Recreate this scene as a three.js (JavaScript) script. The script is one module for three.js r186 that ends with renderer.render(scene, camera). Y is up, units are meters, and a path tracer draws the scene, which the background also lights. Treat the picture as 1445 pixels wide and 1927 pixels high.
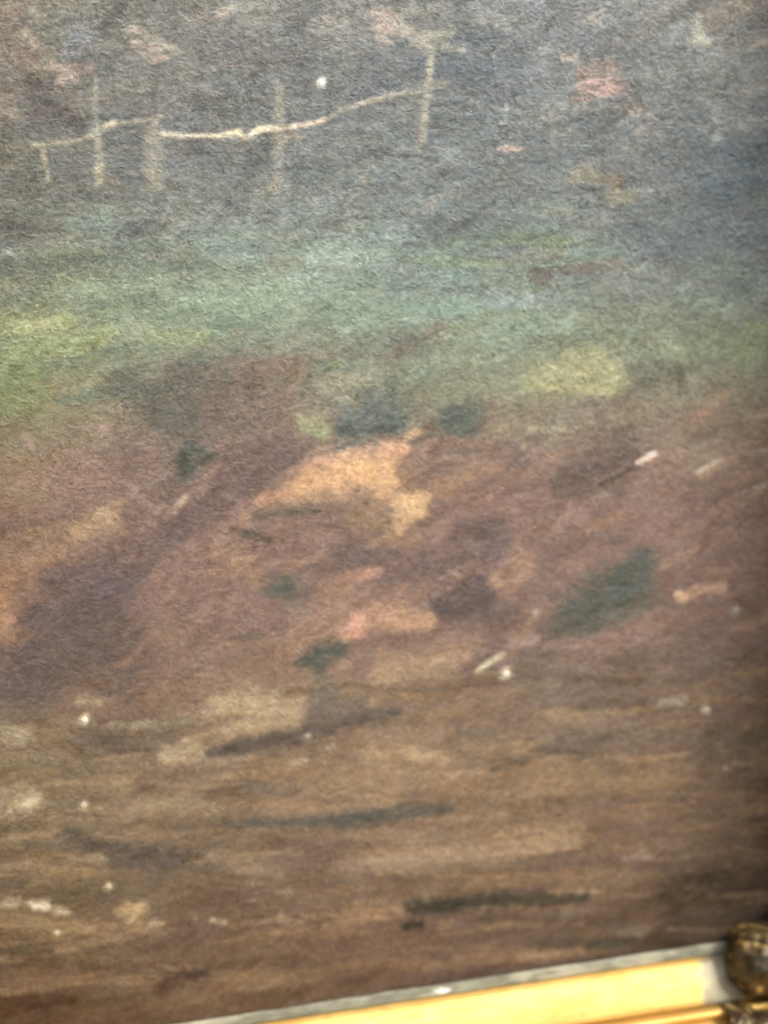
import * as THREE from 'three';
import { MarchingCubes } from 'three/addons/objects/MarchingCubes.js';
import { RectAreaLightUniformsLib } from 'three/addons/lights/RectAreaLightUniformsLib.js';
import { mergeVertices } from 'three/addons/utils/BufferGeometryUtils.js';

// ---------------------------------------------------------------- camera, light, exposure
const scene = new THREE.Scene();
scene.background = new THREE.Color(0x000000);
const camera = new THREE.PerspectiveCamera(15, 767 / 1024, 0.05, 20);
camera.fov = 15.095;
camera.position.set(-0.6001, 1.7282, 1.2552);
camera.lookAt(-0.1605, 1.2909, 0);
camera.focus = 1.33; camera.userData.fStop = 8;        // a phone's zoom, sharpest on the upper half of the picture
camera.updateProjectionMatrix();

RectAreaLightUniformsLib.init();
const HANG = 1.1;                                       // height of the sight opening's lower right corner
const target = new THREE.Vector3(-0.14, HANG + 0.16, 0);
function areaLight(color, intensity, w, h, dir, dist) {
  const l = new THREE.RectAreaLight(color, intensity, w, h);
  l.position.copy(target).addScaledVector(new THREE.Vector3(...dir).normalize(), dist);
  l.lookAt(target); l.castShadow = true; scene.add(l);
  return l;
}
areaLight(0xfff8ee, 38, 1.6, 1.6, [0.56, 0.60, 0.57], 4.2);       // picture lamp, above and to the right
areaLight(0xf6f7ff, 3.8, 3.0, 2.0, [-0.1, 0.7, 0.7], 3.6);      // added fill with no known source, lifts the shadows of the frame

const renderer = new THREE.WebGLRenderer({ antialias: true });
renderer.setSize(767, 1024);
renderer.toneMapping = THREE.LinearToneMapping;
renderer.toneMappingExposure = 1.0;
renderer.shadowMap.enabled = true;

// ---------------------------------------------------------------- helpers
let seed = 20417;
const rnd = () => { seed = (seed * 1664525 + 1013904223) >>> 0; return seed / 4294967296; };
const TAB = new Float32Array(65536);
for (let i = 0; i < 65536; i++) TAB[i] = rnd();
function vn(x, y) {                                    // value noise, 0..1
  const xi = Math.floor(x), yi = Math.floor(y);
  let fx = x - xi, fy = y - yi;
  fx = fx * fx * (3 - 2 * fx); fy = fy * fy * (3 - 2 * fy);
  const a = xi & 255, b = (xi + 1) & 255, c = (yi & 255) << 8, d = ((yi + 1) & 255) << 8;
  const p = TAB[a | c], q = TAB[b | c], r = TAB[a | d], s = TAB[b | d];
  return p + (q - p) * fx + (r - p) * fy + (p - q - r + s) * fx * fy;
}
const fbm = (x, y) => 0.55 * vn(x, y) + 0.3 * vn(x * 2.03 + 17.3, y * 2.03 + 5.1) + 0.15 * vn(x * 4.1 + 3.7, y * 4.1 + 41.9);
const clamp = (v, a, b) => (v < a ? a : v > b ? b : v);
const smooth = (a, b, v) => { const t = clamp((v - a) / (b - a), 0, 1); return t * t * (3 - 2 * t); };
function rgbTexture(data, w, h, srgb) {
  const t = new THREE.DataTexture(data, w, h, THREE.RGBAFormat);
  if (srgb) t.colorSpace = THREE.SRGBColorSpace;
  t.magFilter = THREE.LinearFilter; t.minFilter = THREE.LinearMipmapLinearFilter; t.generateMipmaps = true;
  t.wrapS = t.wrapT = THREE.ClampToEdgeWrapping; t.needsUpdate = true;
  return t;
}
function mesh(name, geometry, material, parent) {
  const m = new THREE.Mesh(geometry, material);
  m.name = name; m.castShadow = m.receiveShadow = true;
  if (parent) parent.add(m);
  return m;
}

// ---------------------------------------------------------------- the painting's pigments
// Painting space: millimetres from the lower left corner of the sight opening, x to the right, y up.
const PW = 400, PH = 480, LAP = 5;                      // sight size and the margin under the frame
const GROUND_TONES = [  // pigment of the underpainting, rows from the bottom edge up
  [73, 54, 39, 73, 54, 39, 73, 54, 39, 75, 56, 41, 85, 65, 49, 95, 75, 58, 97, 77, 60, 95, 76, 62, 91, 74, 62, 86, 71, 62, 80, 67, 58, 72, 60, 50, 58, 48, 39],
  [77, 57, 42, 82, 62, 46, 87, 67, 50, 92, 73, 55, 100, 81, 64, 106, 87, 71, 110, 90, 74, 111, 91, 76, 109, 90, 77, 108, 90, 77, 105, 88, 74, 97, 80, 67, 80, 66, 53],
  [102, 83, 63, 104, 86, 65, 107, 89, 68, 110, 93, 72, 114, 99, 80, 115, 99, 82, 121, 103, 85, 127, 107, 89, 127, 107, 88, 126, 106, 86, 123, 103, 84, 113, 94, 77, 98, 79, 64],
  [118, 102, 79, 121, 105, 82, 123, 107, 84, 126, 111, 87, 131, 114, 93, 132, 114, 93, 138, 117, 96, 144, 122, 98, 137, 116, 95, 131, 111, 91, 123, 106, 89, 111, 94, 80, 97, 80, 66],
  [131, 116, 92, 129, 113, 91, 127, 111, 90, 126, 109, 89, 129, 112, 92, 136, 115, 96, 142, 123, 102, 138, 118, 100, 132, 112, 97, 125, 107, 95, 119, 103, 92, 114, 97, 86, 107, 88, 77],
  [119, 101, 85, 121, 102, 85, 123, 102, 86, 124, 102, 87, 114, 97, 88, 132, 111, 98, 139, 115, 103, 153, 125, 109, 135, 112, 103, 125, 107, 99, 127, 108, 99, 125, 104, 95, 116, 96, 86],
  [133, 105, 89, 133, 106, 90, 134, 107, 90, 133, 107, 91, 128, 107, 97, 132, 110, 101, 137, 112, 103, 146, 122, 107, 139, 115, 106, 141, 117, 108, 140, 117, 107, 133, 111, 101, 123, 104, 92],
  [137, 112, 95, 136, 112, 95, 136, 113, 95, 136, 114, 96, 144, 122, 108, 127, 110, 102, 131, 110, 104, 160, 134, 115, 143, 123, 109, 132, 116, 105, 135, 120, 106, 131, 119, 103, 125, 118, 99],
  [132, 114, 95, 131, 118, 96, 131, 121, 97, 131, 125, 98, 137, 129, 110, 120, 112, 102, 129, 117, 106, 132, 132, 116, 135, 139, 119, 142, 147, 121, 134, 139, 117, 126, 130, 112, 124, 129, 110],
  [132, 141, 105, 133, 142, 107, 135, 144, 109, 137, 145, 111, 147, 157, 128, 144, 158, 136, 142, 155, 137, 140, 152, 139, 135, 147, 138, 129, 138, 132, 125, 130, 125, 121, 126, 121, 118, 125, 120],
  [127, 130, 113, 124, 127, 113, 122, 124, 112, 120, 122, 112, 128, 132, 121, 132, 138, 129, 134, 142, 135, 134, 142, 136, 127, 134, 132, 123, 128, 125, 119, 123, 122, 113, 120, 120, 109, 117, 118],
  [114, 115, 105, 114, 114, 104, 113, 113, 103, 113, 113, 103, 122, 123, 119, 123, 125, 122, 122, 125, 123, 122, 126, 125, 119, 125, 125, 120, 125, 125, 121, 125, 125, 117, 123, 123, 114, 121, 121],
  [121, 117, 105, 122, 117, 105, 122, 118, 106, 123, 118, 106, 124, 124, 117, 125, 126, 121, 122, 124, 122, 126, 128, 125, 125, 130, 129, 129, 132, 132, 130, 133, 132, 128, 129, 125, 126, 125, 118],
  [134, 128, 114, 134, 129, 115, 135, 129, 115, 135, 129, 115, 130, 129, 119, 130, 129, 123, 129, 131, 127, 133, 133, 127, 133, 136, 133, 135, 137, 137, 135, 137, 136, 132, 130, 125, 130, 125, 116],
  [135, 129, 115, 135, 129, 115, 135, 129, 115, 135, 129, 115, 131, 129, 119, 130, 129, 123, 129, 131, 127, 133, 133, 127, 133, 136, 133, 135, 137, 137, 135, 137, 136, 132, 130, 124, 130, 125, 116],
  [135, 129, 115, 135, 129, 115, 135, 129, 115, 135, 129, 115, 131, 129, 119, 130, 129, 123, 129, 131, 127, 133, 133, 127, 133, 136, 133, 135, 137, 137, 135, 137, 136, 132, 130, 124, 130, 125, 116],
  [135, 129, 115, 135, 129, 115, 135, 129, 115, 135, 129, 115, 131, 129, 119, 130, 129, 123, 129, 131, 127, 133, 133, 127, 133, 136, 133, 135, 137, 137, 135, 137, 136, 131, 130, 123, 130, 125, 116],
];
// [[x mm, y mm, half width mm] ..., pigment, opacity, edge softness, raggedness]
const BROAD_STROKES = [
  [[[107.9, 364.8, 2.88], [119.5, 351.8, 3.32], [130.4, 340.0, 2.49]], [93, 90, 87], 0.78, 0.6, 1.0],
  [[[106.5, 379.1, 6.1], [109.8, 366.2, 6.96]], [141, 127, 116], 0.52, 0.6, 1.0],
  [[[124.4, 361.9, 1.45], [132.8, 361.9, 1.16]], [151, 134, 125], 0.95, 0.8, 1.1],
  [[[128.3, 368.6, 4.15], [133.1, 371.9, 3.27]], [134, 137, 140], 0.95, 0.8, 1.1],
  [[[364.1, 364.5, 4.99], [385.8, 369.9, 3.97]], [136, 125, 114], 0.42250000000000004, 0.8, 1.1],
  [[[330.7, 336.9, 3.56], [339.1, 328.5, 2.89]], [136, 128, 124], 0.5914999999999999, 0.8, 1.1],
  [[[375.7, 325.8, 2.74], [377.9, 322.7, 2.21]], [136, 128, 120], 0.676, 0.8, 1.1],
  [[[330.2, 308.7, 6.81], [352.9, 318.7, 5.45]], [109, 113, 113], 0.676, 0.8, 1.1],
  [[[101.9, 351.2, 3.68], [105.5, 347.3, 2.91]], [152, 141, 130], 0.65, 0.6, 1.0],
  [[[262.7, 354.0, 4.37], [286.8, 346.6, 5.76]], [110, 117, 122], 0.65, 0.6, 1.0],
  [[[235.1, 350.2, 6.48], [274.7, 351.3, 5.25]], [109, 115, 120], 0.52, 0.6, 1.0],
  [[[190.5, 364.4, 5.5], [207.8, 359.6, 4.26]], [113, 112, 110], 0.52, 0.6, 1.0],
  [[[367.9, 305.7, 13.71], [386.8, 310.2, 11.63]], [94, 104, 109], 0.65, 0.6, 1.0],
  [[[337.0, 286.5, 11.36], [383.3, 286.6, 11.57]], [104, 111, 114], 0.65, 0.6, 1.0],
  [[[294.6, 368.9, 2.64], [315.0, 354.3, 6.68]], [119, 122, 124], 0.52, 0.6, 1.0],
  [[[104.0, 357.5, 2.46], [122.2, 348.9, 8.3]], [105, 100, 96], 0.52, 0.6, 1.0],
  [[[118.5, 348.2, 8.3]], [107, 104, 101], 0.52, 0.6, 1.0],
  [[[314.7, 348.2, 3.12], [325.3, 346.9, 3.58]], [156, 138, 128], 0.78, 0.6, 1.0],
  [[[314.2, 341.9, 3.12], [327.5, 341.9, 3.59]], [168, 145, 137], 0.78, 0.6, 1.0],
  [[[310.7, 309.2, 3.16], [317.8, 310.6, 3.59]], [147, 143, 124], 0.65, 0.6, 1.0],
  [[[317.8, 309.6, 3.16], [326.2, 305.1, 3.18]], [138, 133, 116], 0.52, 0.6, 1.0],
  [[[325.2, 301.2, 2.26], [333.5, 300.2, 2.95]], [154, 149, 127], 0.7150000000000001, 0.6, 1.0],
  [[[326.1, 308.0, 3.16], [329.2, 306.8, 2.71]], [132, 121, 104], 0.65, 0.6, 1.0],
  [[[261.3, 322.7, 2.64], [268.9, 319.6, 2.64]], [145, 151, 151], 0.8450000000000001, 0.6, 1.0],
  [[[261.9, 314.9, 2.2], [264.9, 314.7, 2.66]], [104, 106, 104], 0.65, 0.6, 1.0],
  [[[138.8, 336.2, 0.84], [155.7, 333.8, 0.84]], [106, 108, 108], 0.52, 0.9, 1.5],
  [[[121.8, 333.2, 0.83], [134.9, 331.3, 0.84]], [106, 108, 108], 0.52, 0.9, 1.5],
  [[[163.3, 331.0, 0.84], [192.1, 327.3, 0.85]], [106, 108, 108], 0.52, 0.9, 1.5],
  [[[142.4, 328.9, 0.85], [195.9, 322.9, 0.86]], [106, 108, 108], 0.52, 0.9, 1.5],
  [[[203.7, 324.2, 0.86], [227.1, 320.5, 0.87]], [106, 108, 108], 0.52, 0.9, 1.5],
  [[[119.7, 325.0, 0.84], [151.7, 320.7, 0.85]], [106, 108, 108], 0.52, 0.9, 1.5],
  [[[159.3, 319.1, 0.85], [199.7, 315.0, 0.86]], [107, 108, 108], 0.52, 0.9, 1.5],
  [[[207.5, 315.3, 0.86], [247.0, 310.9, 0.87]], [107, 108, 108], 0.52, 0.9, 1.5],
  [[[126.8, 307.3, 3.51], [138.1, 307.1, 5.09]], [140, 156, 145], 0.65, 0.9, 1.4],
  [[[173.3, 296.3, 3.93], [188.8, 296.0, 5.65]], [144, 162, 153], 0.65, 0.9, 1.4],
  [[[213.2, 289.3, 3.98], [237.0, 288.7, 5.72]], [157, 175, 162], 0.78, 0.9, 1.4],
  [[[230.0, 294.9, 3.06], [246.0, 294.5, 4.4]], [143, 157, 154], 0.5850000000000001, 0.9, 1.4],
  [[[101.9, 299.0, 1.33], [104.2, 298.9, 1.87]], [159, 161, 151], 0.78, 0.9, 1.4],
  [[[150.6, 265.0, 2.42], [173.8, 264.2, 3.48]], [167, 176, 140], 0.65, 0.9, 1.4],
  [[[99.5, 273.5, 2.67], [122.1, 272.8, 3.84]], [170, 173, 131], 0.7150000000000001, 0.9, 1.4],
  [[[103.0, 267.1, 2.37], [137.1, 266.0, 3.46]], [158, 167, 125], 0.65, 0.9, 1.4],
  [[[104.8, 263.5, 1.78], [127.5, 262.7, 2.58]], [161, 169, 124], 0.5850000000000001, 0.9, 1.4],
  [[[95.3, 260.8, 3.56], [110.4, 260.3, 5.09]], [135, 148, 105], 0.65, 0.9, 1.4],
  [[[94.0, 249.5, 4.48], [109.1, 248.9, 6.4]], [126, 139, 97], 0.65, 0.9, 1.4],
  [[[126.2, 284.0, 2.67], [160.5, 283.1, 3.86]], [144, 160, 136], 0.65, 0.9, 1.4],
  [[[164.3, 276.8, 3.33], [199.3, 275.8, 4.85]], [151, 169, 143], 0.65, 0.9, 1.4],
  [[[199.3, 273.8, 3.37], [231.0, 272.9, 4.88]], [150, 167, 148], 0.65, 0.9, 1.4],
  [[[219.0, 264.3, 3.7], [251.1, 263.3, 5.39]], [142, 160, 144], 0.5850000000000001, 0.9, 1.4],
  [[[251.1, 265.7, 4.08], [271.3, 265.0, 5.83]], [143, 163, 149], 0.65, 0.9, 1.4],
  [[[281.6, 256.7, 3.79], [310.5, 255.8, 5.49]], [141, 160, 147], 0.5850000000000001, 0.9, 1.4],
  [[[279.5, 265.2, 2.53], [295.9, 264.7, 3.64]], [153, 166, 161], 0.65, 0.9, 1.4],
  [[[261.1, 276.8, 2.5], [273.3, 276.4, 3.59]], [142, 160, 152], 0.65, 0.9, 1.4],
  [[[136.0, 296.8, 1.78], [158.8, 296.2, 2.57]], [124, 131, 119], 0.65, 0.9, 1.4],
  [[[102.0, 293.9, 3.53], [128.3, 293.2, 5.09]], [115, 119, 107], 0.65, 0.9, 1.4],
  [[[147.2, 289.0, 1.49], [178.0, 288.1, 2.17]], [118, 128, 116], 0.52, 0.9, 1.4],
  [[[139.2, 273.3, 1.2], [173.9, 272.3, 1.74]], [123, 137, 116], 0.52, 0.9, 1.4],
  [[[348.5, 240.4, 4.26], [382.7, 239.1, 6.16]], [134, 145, 120], 0.65, 0.9, 1.4],
  [[[333.3, 262.2, 3.86], [358.6, 261.4, 5.55]], [122, 130, 119], 0.52, 0.9, 1.4],
  [[[352.2, 264.4, 3.56], [381.9, 263.5, 5.12]], [112, 121, 119], 0.5850000000000001, 0.9, 1.4],
  [[[369.8, 240.9, 4.95], [387.0, 240.3, 7.07]], [129, 134, 106], 0.65, 0.9, 1.4],
  [[[267.3, 252.2, 2.53], [291.9, 251.4, 3.66]], [142, 158, 140], 0.65, 0.9, 1.4],
  [[[121.9, 264.5, 0.89], [133.3, 264.2, 1.29]], [111, 124, 95], 0.65, 0.9, 1.4],
  [[[174.8, 265.3, 2.44], [178.7, 265.1, 3.48]], [123, 143, 127], 0.52, 0.9, 1.4],
  [[[297.6, 274.6, 2.71], [299.9, 273.4, 3.16]], [105, 98, 91], 0.8450000000000001, 0.8, 1],
  [[[303.0, 271.5, 2.71], [306.1, 271.6, 1.81]], [119, 112, 107], 0.65, 0.6, 1.0],
  [[[271.3, 271.3, 1.12], [278.4, 271.7, 1.35]], [108, 115, 112], 0.78, 0.9, 1],
  [[[308.1, 275.0, 2.26], [328.8, 275.6, 2.29]], [120, 113, 108], 0.65, 0.6, 1.0],
  [[[244.0, 251.1, 4.04], [255.1, 256.0, 4.04], [261.2, 257.1, 2.71]], [119, 114, 105], 0.7150000000000001, 0.9, 1.4],
  [[[287.5, 280.8, 2.26], [308.0, 281.4, 2.26]], [147, 147, 130], 0.52, 0.6, 1.0],
  [[[295.3, 232.7, 2.29], [304.5, 236.4, 5.06], [317.0, 238.3, 6.48], [329.7, 232.0, 4.66]], [171, 171, 134], 0.78, 0.8, 1.4],
  [[[302.5, 237.7, 3.22], [310.7, 239.9, 4.14], [316.0, 234.3, 3.22]], [177, 177, 142], 0.52, 0.8, 1.2],
  [[[319.0, 243.7, 1.85], [323.2, 242.1, 2.31]], [173, 175, 135], 0.7150000000000001, 0.6, 1.0],
  [[[298.4, 232.8, 1.6], [327.7, 227.5, 1.85]], [177, 175, 132], 0.65, 0.6, 1.0],
  [[[312.0, 227.7, 2.78], [315.1, 226.3, 2.31]], [139, 135, 109], 0.65, 0.6, 1.0],
  [[[354.0, 234.8, 1.87], [355.7, 226.4, 1.87]], [95, 92, 81], 0.78, 0.9, 1],
  [[[338.1, 234.2, 5.56], [348.7, 235.3, 4.66]], [117, 119, 106], 0.65, 0.6, 1.0],
  [[[372.6, 253.7, 2.1]], [153, 159, 161], 0.65, 0.6, 1.0],
  [[[358.8, 252.6, 6.98], [369.6, 247.5, 7.03]], [114, 121, 104], 0.45499999999999996, 0.6, 1.0],
  [[[144.4, 248.9, 6.49], [161.8, 243.3, 9.57], [155.8, 234.2, 6.52]], [103, 103, 95], 0.806, 0.95, 1.8],
  [[[189.2, 248.5, 5.29], [207.0, 248.7, 5.32], [203.0, 239.3, 5.29]], [135, 118, 104], 0.78, 0.9, 1.6],
  [[[161.9, 253.0, 3.48], [179.4, 245.5, 8.76]], [116, 106, 99], 0.52, 0.9, 1.4],
  [[[183.2, 237.3, 13.14]], [123, 110, 100], 0.52, 0.9, 1.4],
  [[[222.9, 241.3, 6.69], [239.0, 242.1, 4.02]], [160, 159, 135], 0.5850000000000001, 0.9, 1.4],
  [[[211.9, 228.5, 5.36], [216.8, 223.7, 4.04]], [163, 168, 135], 0.78, 0.9, 1.2],
  [[[212.9, 238.3, 6.69]], [136, 134, 115], 0.52, 0.6, 1.0],
  [[[165.9, 236.1, 3.94], [167.6, 219.2, 4.38], [165.1, 212.6, 3.11]], [105, 104, 95], 0.7150000000000001, 0.8, 1.2],
  [[[164.3, 220.5, 1.98], [165.2, 214.5, 2.86]], [74, 79, 70], 0.95, 0.8, 1],
  [[[169.2, 221.0, 3.53], [175.1, 218.0, 1.78]], [87, 91, 82], 0.65, 0.9, 1.0],
  [[[232.9, 234.4, 4.52], [242.0, 234.5, 5.87], [245.1, 225.2, 5.42]], [110, 117, 108], 0.9099999999999999, 0.8, 1.2],
  [[[224.9, 225.3, 5.36], [234.9, 226.2, 6.78], [244.1, 223.3, 3.62]], [104, 111, 107], 0.9099999999999999, 0.8, 1.2],
  [[[222.8, 216.5, 3.16], [234.9, 214.7, 3.18]], [112, 121, 112], 0.9099999999999999, 0.8, 1.0],
  [[[224.9, 222.9, 1.8], [234.9, 222.6, 1.8], [243.0, 222.2, 1.13]], [83, 90, 87], 0.78, 0.8, 1.0],
  [[[264.4, 223.3, 5.46], [271.6, 223.4, 5.95]], [102, 109, 101], 0.95, 0.8, 1.2],
  [[[263.4, 221.4, 2.27], [269.6, 218.3, 1.83]], [94, 101, 94], 0.78, 0.6, 1.0],
  [[[296.5, 216.4, 1.85], [308.0, 215.7, 1.86]], [163, 155, 131], 0.78, 0.9, 1],
  [[[311.5, 195.1, 5.63], [324.0, 198.9, 8.44], [334.5, 204.0, 6.09]], [105, 92, 86], 0.95, 0.8, 1.2],
  [[[309.4, 192.3, 3.28], [320.0, 190.1, 3.28]], [116, 101, 92], 0.78, 0.6, 1.0],
  [[[358.0, 203.6, 7.12], [366.7, 198.6, 7.2]], [146, 130, 111], 0.52, 0.9, 1.3],
  [[[185.6, 194.4, 1.34], [198.7, 201.0, 3.6], [214.7, 206.3, 6.33]], [186, 150, 121], 0.8450000000000001, 0.9, 1.2],
  [[[206.7, 203.6, 4.04], [218.8, 208.3, 7.23], [234.9, 208.6, 7.23]], [208, 169, 131], 0.9359999999999999, 0.85, 1.4],
  [[[214.8, 213.1, 2.25], [230.9, 212.7, 3.17], [245.5, 215.2, 2.27]], [198, 163, 142], 0.9099999999999999, 0.5, 1],
  [[[222.8, 207.5, 5.84], [239.0, 207.8, 6.82], [242.0, 202.5, 5.91]], [215, 176, 135], 0.95, 0.8, 1.3],
  [[[243.0, 213.4, 3.16], [247.1, 214.0, 1.82]], [208, 164, 137], 0.8450000000000001, 0.9, 1.2],
  [[[239.0, 207.8, 2.27], [242.0, 201.0, 2.73]], [221, 183, 143], 0.95, 0.6, 1],
  [[[185.6, 194.4, 1.12], [198.7, 206.4, 1.35], [209.8, 214.5, 1.34]], [188, 154, 132], 0.65, 0.8, 0.7],
  [[[203.6, 199.5, 2.71], [224.8, 199.2, 2.73]], [183, 152, 123], 0.78, 0.7, 1],
  [[[246.1, 193.9, 5.04], [250.2, 192.5, 6.41], [245.5, 184.9, 3.2]], [209, 176, 138], 0.95, 0.5, 1],
  [[[249.2, 193.6, 3.2], [252.3, 189.8, 2.76]], [216, 183, 142], 0.9099999999999999, 0.7, 1],
  [[[246.1, 207.1, 2.75], [250.2, 200.6, 4.12]], [145, 121, 102], 0.95, 0.6, 1],
  [[[188.6, 196.7, 2.23], [206.6, 194.0, 2.71], [226.8, 194.0, 2.71]], [129, 111, 97], 0.95, 0.7, 1],
  [[[194.5, 187.4, 4.52], [212.6, 186.5, 5.43]], [136, 115, 99], 0.78, 0.6, 1.0],
  [[[206.5, 183.1, 5.92], [218.6, 179.7, 5.91]], [141, 117, 105], 0.78, 0.9, 1.2],
  [[[222.7, 176.2, 2.75], [230.8, 173.3, 2.75]], [117, 101, 95], 0.78, 0.6, 1.0],
  [[[230.8, 191.5, 5.46], [239.0, 183.5, 5.49]], [151, 127, 104], 0.78, 0.9, 1.2],
  [[[204.4, 215.0, 4.49], [178.8, 200.2, 6.25], [156.8, 184.6, 8.82], [127.0, 166.1, 14.65], [99.2, 145.3, 12.35]], [112, 97, 95], 0.44200000000000006, 0.95, 1.8],
  [[[182.6, 189.8, 3.6], [164.6, 177.8, 4.49], [146.5, 163.8, 5.39]], [156, 129, 118], 0.5850000000000001, 0.9, 1.2],
  [[[194.7, 208.4, 4.44], [174.8, 200.6, 4.46], [160.9, 192.2, 4.02], [137.0, 176.9, 5.33]], [116, 101, 97], 0.546, 0.95, 1.6],
  [[[188.7, 202.1, 2.25], [180.6, 193.0, 3.57], [160.7, 180.2, 4.02], [148.7, 172.6, 4.02]], [150, 125, 111], 0.65, 0.8, 1.2],
  [[[184.9, 215.4, 8.88], [200.8, 219.7, 6.7]], [118, 103, 97], 0.52, 0.6, 1.0],
  [[[123.9, 196.3, 4.41], [135.6, 199.9, 5.73], [140.4, 196.4, 3.09]], [169, 146, 119], 0.78, 0.9, 1.3],
  [[[108.4, 194.0, 6.53], [121.8, 188.6, 6.57]], [152, 127, 104], 0.65, 0.9, 1.3],
  [[[133.7, 202.1, 1.74], [136.6, 199.2, 1.75]], [184, 161, 134], 0.78, 0.6, 1.0],
  [[[105.3, 217.9, 7.78], [120.7, 222.1, 5.62]], [152, 129, 108], 0.65, 0.9, 1.4],
  [[[107.7, 233.2, 1.72], [109.4, 229.1, 1.73]], [166, 146, 129], 0.65, 0.6, 1.0],
  [[[128.7, 233.4, 2.58], [137.3, 232.5, 1.74]], [162, 140, 126], 0.65, 0.6, 1.0],
  [[[122.4, 214.1, 10.88], [147.7, 219.3, 8.76]], [142, 119, 110], 0.5850000000000001, 0.9, 1.4],
  [[[107.1, 150.4, 10.15], [121.2, 166.8, 11.91], [136.9, 172.9, 8.88]], [100, 88, 86], 0.7150000000000001, 0.95, 1.9],
  [[[99.1, 141.3, 6.62], [114.8, 145.4, 8.0], [132.7, 157.4, 8.93]], [101, 90, 85], 0.78, 0.9, 1.6],
  [[[123.4, 178.5, 8.77], [142.9, 178.2, 6.66]], [110, 95, 93], 0.65, 0.6, 1.0],
  [[[97.2, 173.6, 3.51], [98.8, 161.4, 3.53]], [182, 145, 114], 0.78, 0.9, 1.2],
  [[[96.6, 183.5, 3.48], [102.2, 178.9, 2.61]], [150, 118, 96], 0.65, 0.6, 1.0],
  [[[101.6, 159.1, 3.07], [105.5, 159.6, 2.21]], [131, 106, 87], 0.65, 0.6, 1.0],
  [[[181.5, 180.9, 7.69], [188.4, 177.1, 5.88]], [159, 133, 107], 0.78, 0.9, 1.4],
  [[[166.5, 173.5, 11.17], [182.3, 163.6, 11.31]], [141, 117, 105], 0.5850000000000001, 0.9, 1.4],
  [[[198.3, 166.8, 4.12], [206.4, 164.8, 4.97]], [103, 103, 95], 0.9099999999999999, 0.9, 1.2],
  [[[203.3, 159.1, 3.21], [208.4, 156.5, 2.28]], [118, 109, 101], 0.65, 0.6, 1.0],
  [[[230.8, 168.2, 2.29], [237.3, 168.2, 2.75]], [200, 158, 136], 0.95, 0.7, 1],
  [[[222.6, 168.1, 1.82], [225.7, 168.3, 1.84]], [178, 141, 122], 0.52, 0.6, 1.0],
  [[[225.7, 178.9, 6.82], [251.3, 166.8, 5.99], [267.9, 168.0, 6.02], [282.4, 174.6, 7.97]], [114, 99, 95], 0.78, 0.9, 1.3],
  [[[274.0, 179.7, 6.02], [286.6, 174.2, 5.16]], [108, 95, 93], 0.65, 0.9, 1.2],
  [[[261.7, 152.2, 5.6], [272.1, 154.1, 7.98], [279.5, 152.2, 6.1]], [98, 87, 84], 0.95, 0.8, 1.2],
  [[[276.3, 159.8, 3.73], [282.5, 158.1, 3.27]], [110, 95, 91], 0.78, 0.6, 1.0],
  [[[291.8, 171.5, 3.26], [295.1, 162.9, 4.22], [288.9, 155.3, 3.75]], [168, 137, 116], 0.78, 0.9, 1.2],
  [[[281.5, 160.3, 1.88], [284.6, 157.8, 2.11]], [183, 150, 126], 0.8450000000000001, 0.9, 1.0],
  [[[267.9, 163.9, 2.33], [276.2, 165.0, 2.33]], [151, 129, 111], 0.65, 0.6, 1.0],
  [[[341.9, 160.7, 5.73], [337.7, 154.9, 10.08]], [92, 94, 85], 0.9359999999999999, 0.9, 1.3],
  [[[329.3, 147.4, 10.51], [316.6, 141.6, 8.65]], [88, 91, 82], 0.95, 0.9, 1.3],
  [[[310.2, 138.1, 3.8], [320.9, 140.0, 4.78]], [92, 92, 85], 0.5850000000000001, 1.0, 1.4],
  [[[337.6, 160.1, 5.25], [343.1, 154.2, 4.78]], [95, 97, 91], 0.52, 1.0, 1.4],
  [[[323.1, 134.5, 2.4], [346.6, 144.4, 2.88]], [103, 100, 87], 0.65, 0.6, 1.0],
  [[[305.6, 167.9, 3.32], [318.2, 170.6, 3.3], [331.0, 171.3, 2.85]], [121, 105, 96], 0.65, 0.6, 1.0],
  [[[309.9, 163.3, 3.77], [328.9, 166.3, 2.85]], [140, 117, 105], 0.65, 0.6, 1.0],
  [[[357.4, 144.8, 2.43], [363.9, 146.1, 2.42], [373.7, 145.9, 2.92]], [177, 145, 124], 0.95, 0.7, 1],
  [[[370.2, 152.2, 3.87], [374.6, 152.7, 3.4]], [141, 117, 101], 0.65, 0.6, 1.0],
  [[[224.6, 146.3, 4.15], [234.9, 150.2, 5.1], [255.5, 147.8, 4.2]], [182, 147, 123], 0.95, 0.6, 1],
  [[[228.3, 147.9, 2.77], [229.1, 151.9, 2.78]], [208, 160, 142], 0.95, 0.7, 1],
  [[[243.1, 149.3, 3.24], [255.5, 146.7, 3.27]], [189, 154, 125], 0.78, 0.7, 1],
  [[[232.8, 142.2, 1.85], [255.5, 141.5, 1.87]], [132, 109, 98], 0.65, 0.6, 1.0],
  [[[206.3, 152.6, 4.58], [222.6, 147.6, 3.69]], [163, 135, 116], 0.65, 0.6, 1.0],
  [[[194.1, 146.9, 3.21], [202.2, 146.9, 3.2]], [158, 135, 114], 0.52, 0.6, 1.0],
  [[[209.2, 135.8, 3.21], [215.4, 138.8, 6.03], [221.5, 140.9, 4.61]], [89, 92, 83], 0.95, 0.95, 1.4],
  [[[215.3, 128.8, 4.17], [216.7, 120.4, 4.64]], [126, 116, 102], 0.78, 0.9, 1.2],
  [[[194.1, 139.7, 6.87], [206.2, 134.1, 4.58]], [147, 123, 105], 0.52, 0.6, 1.0],
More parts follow.
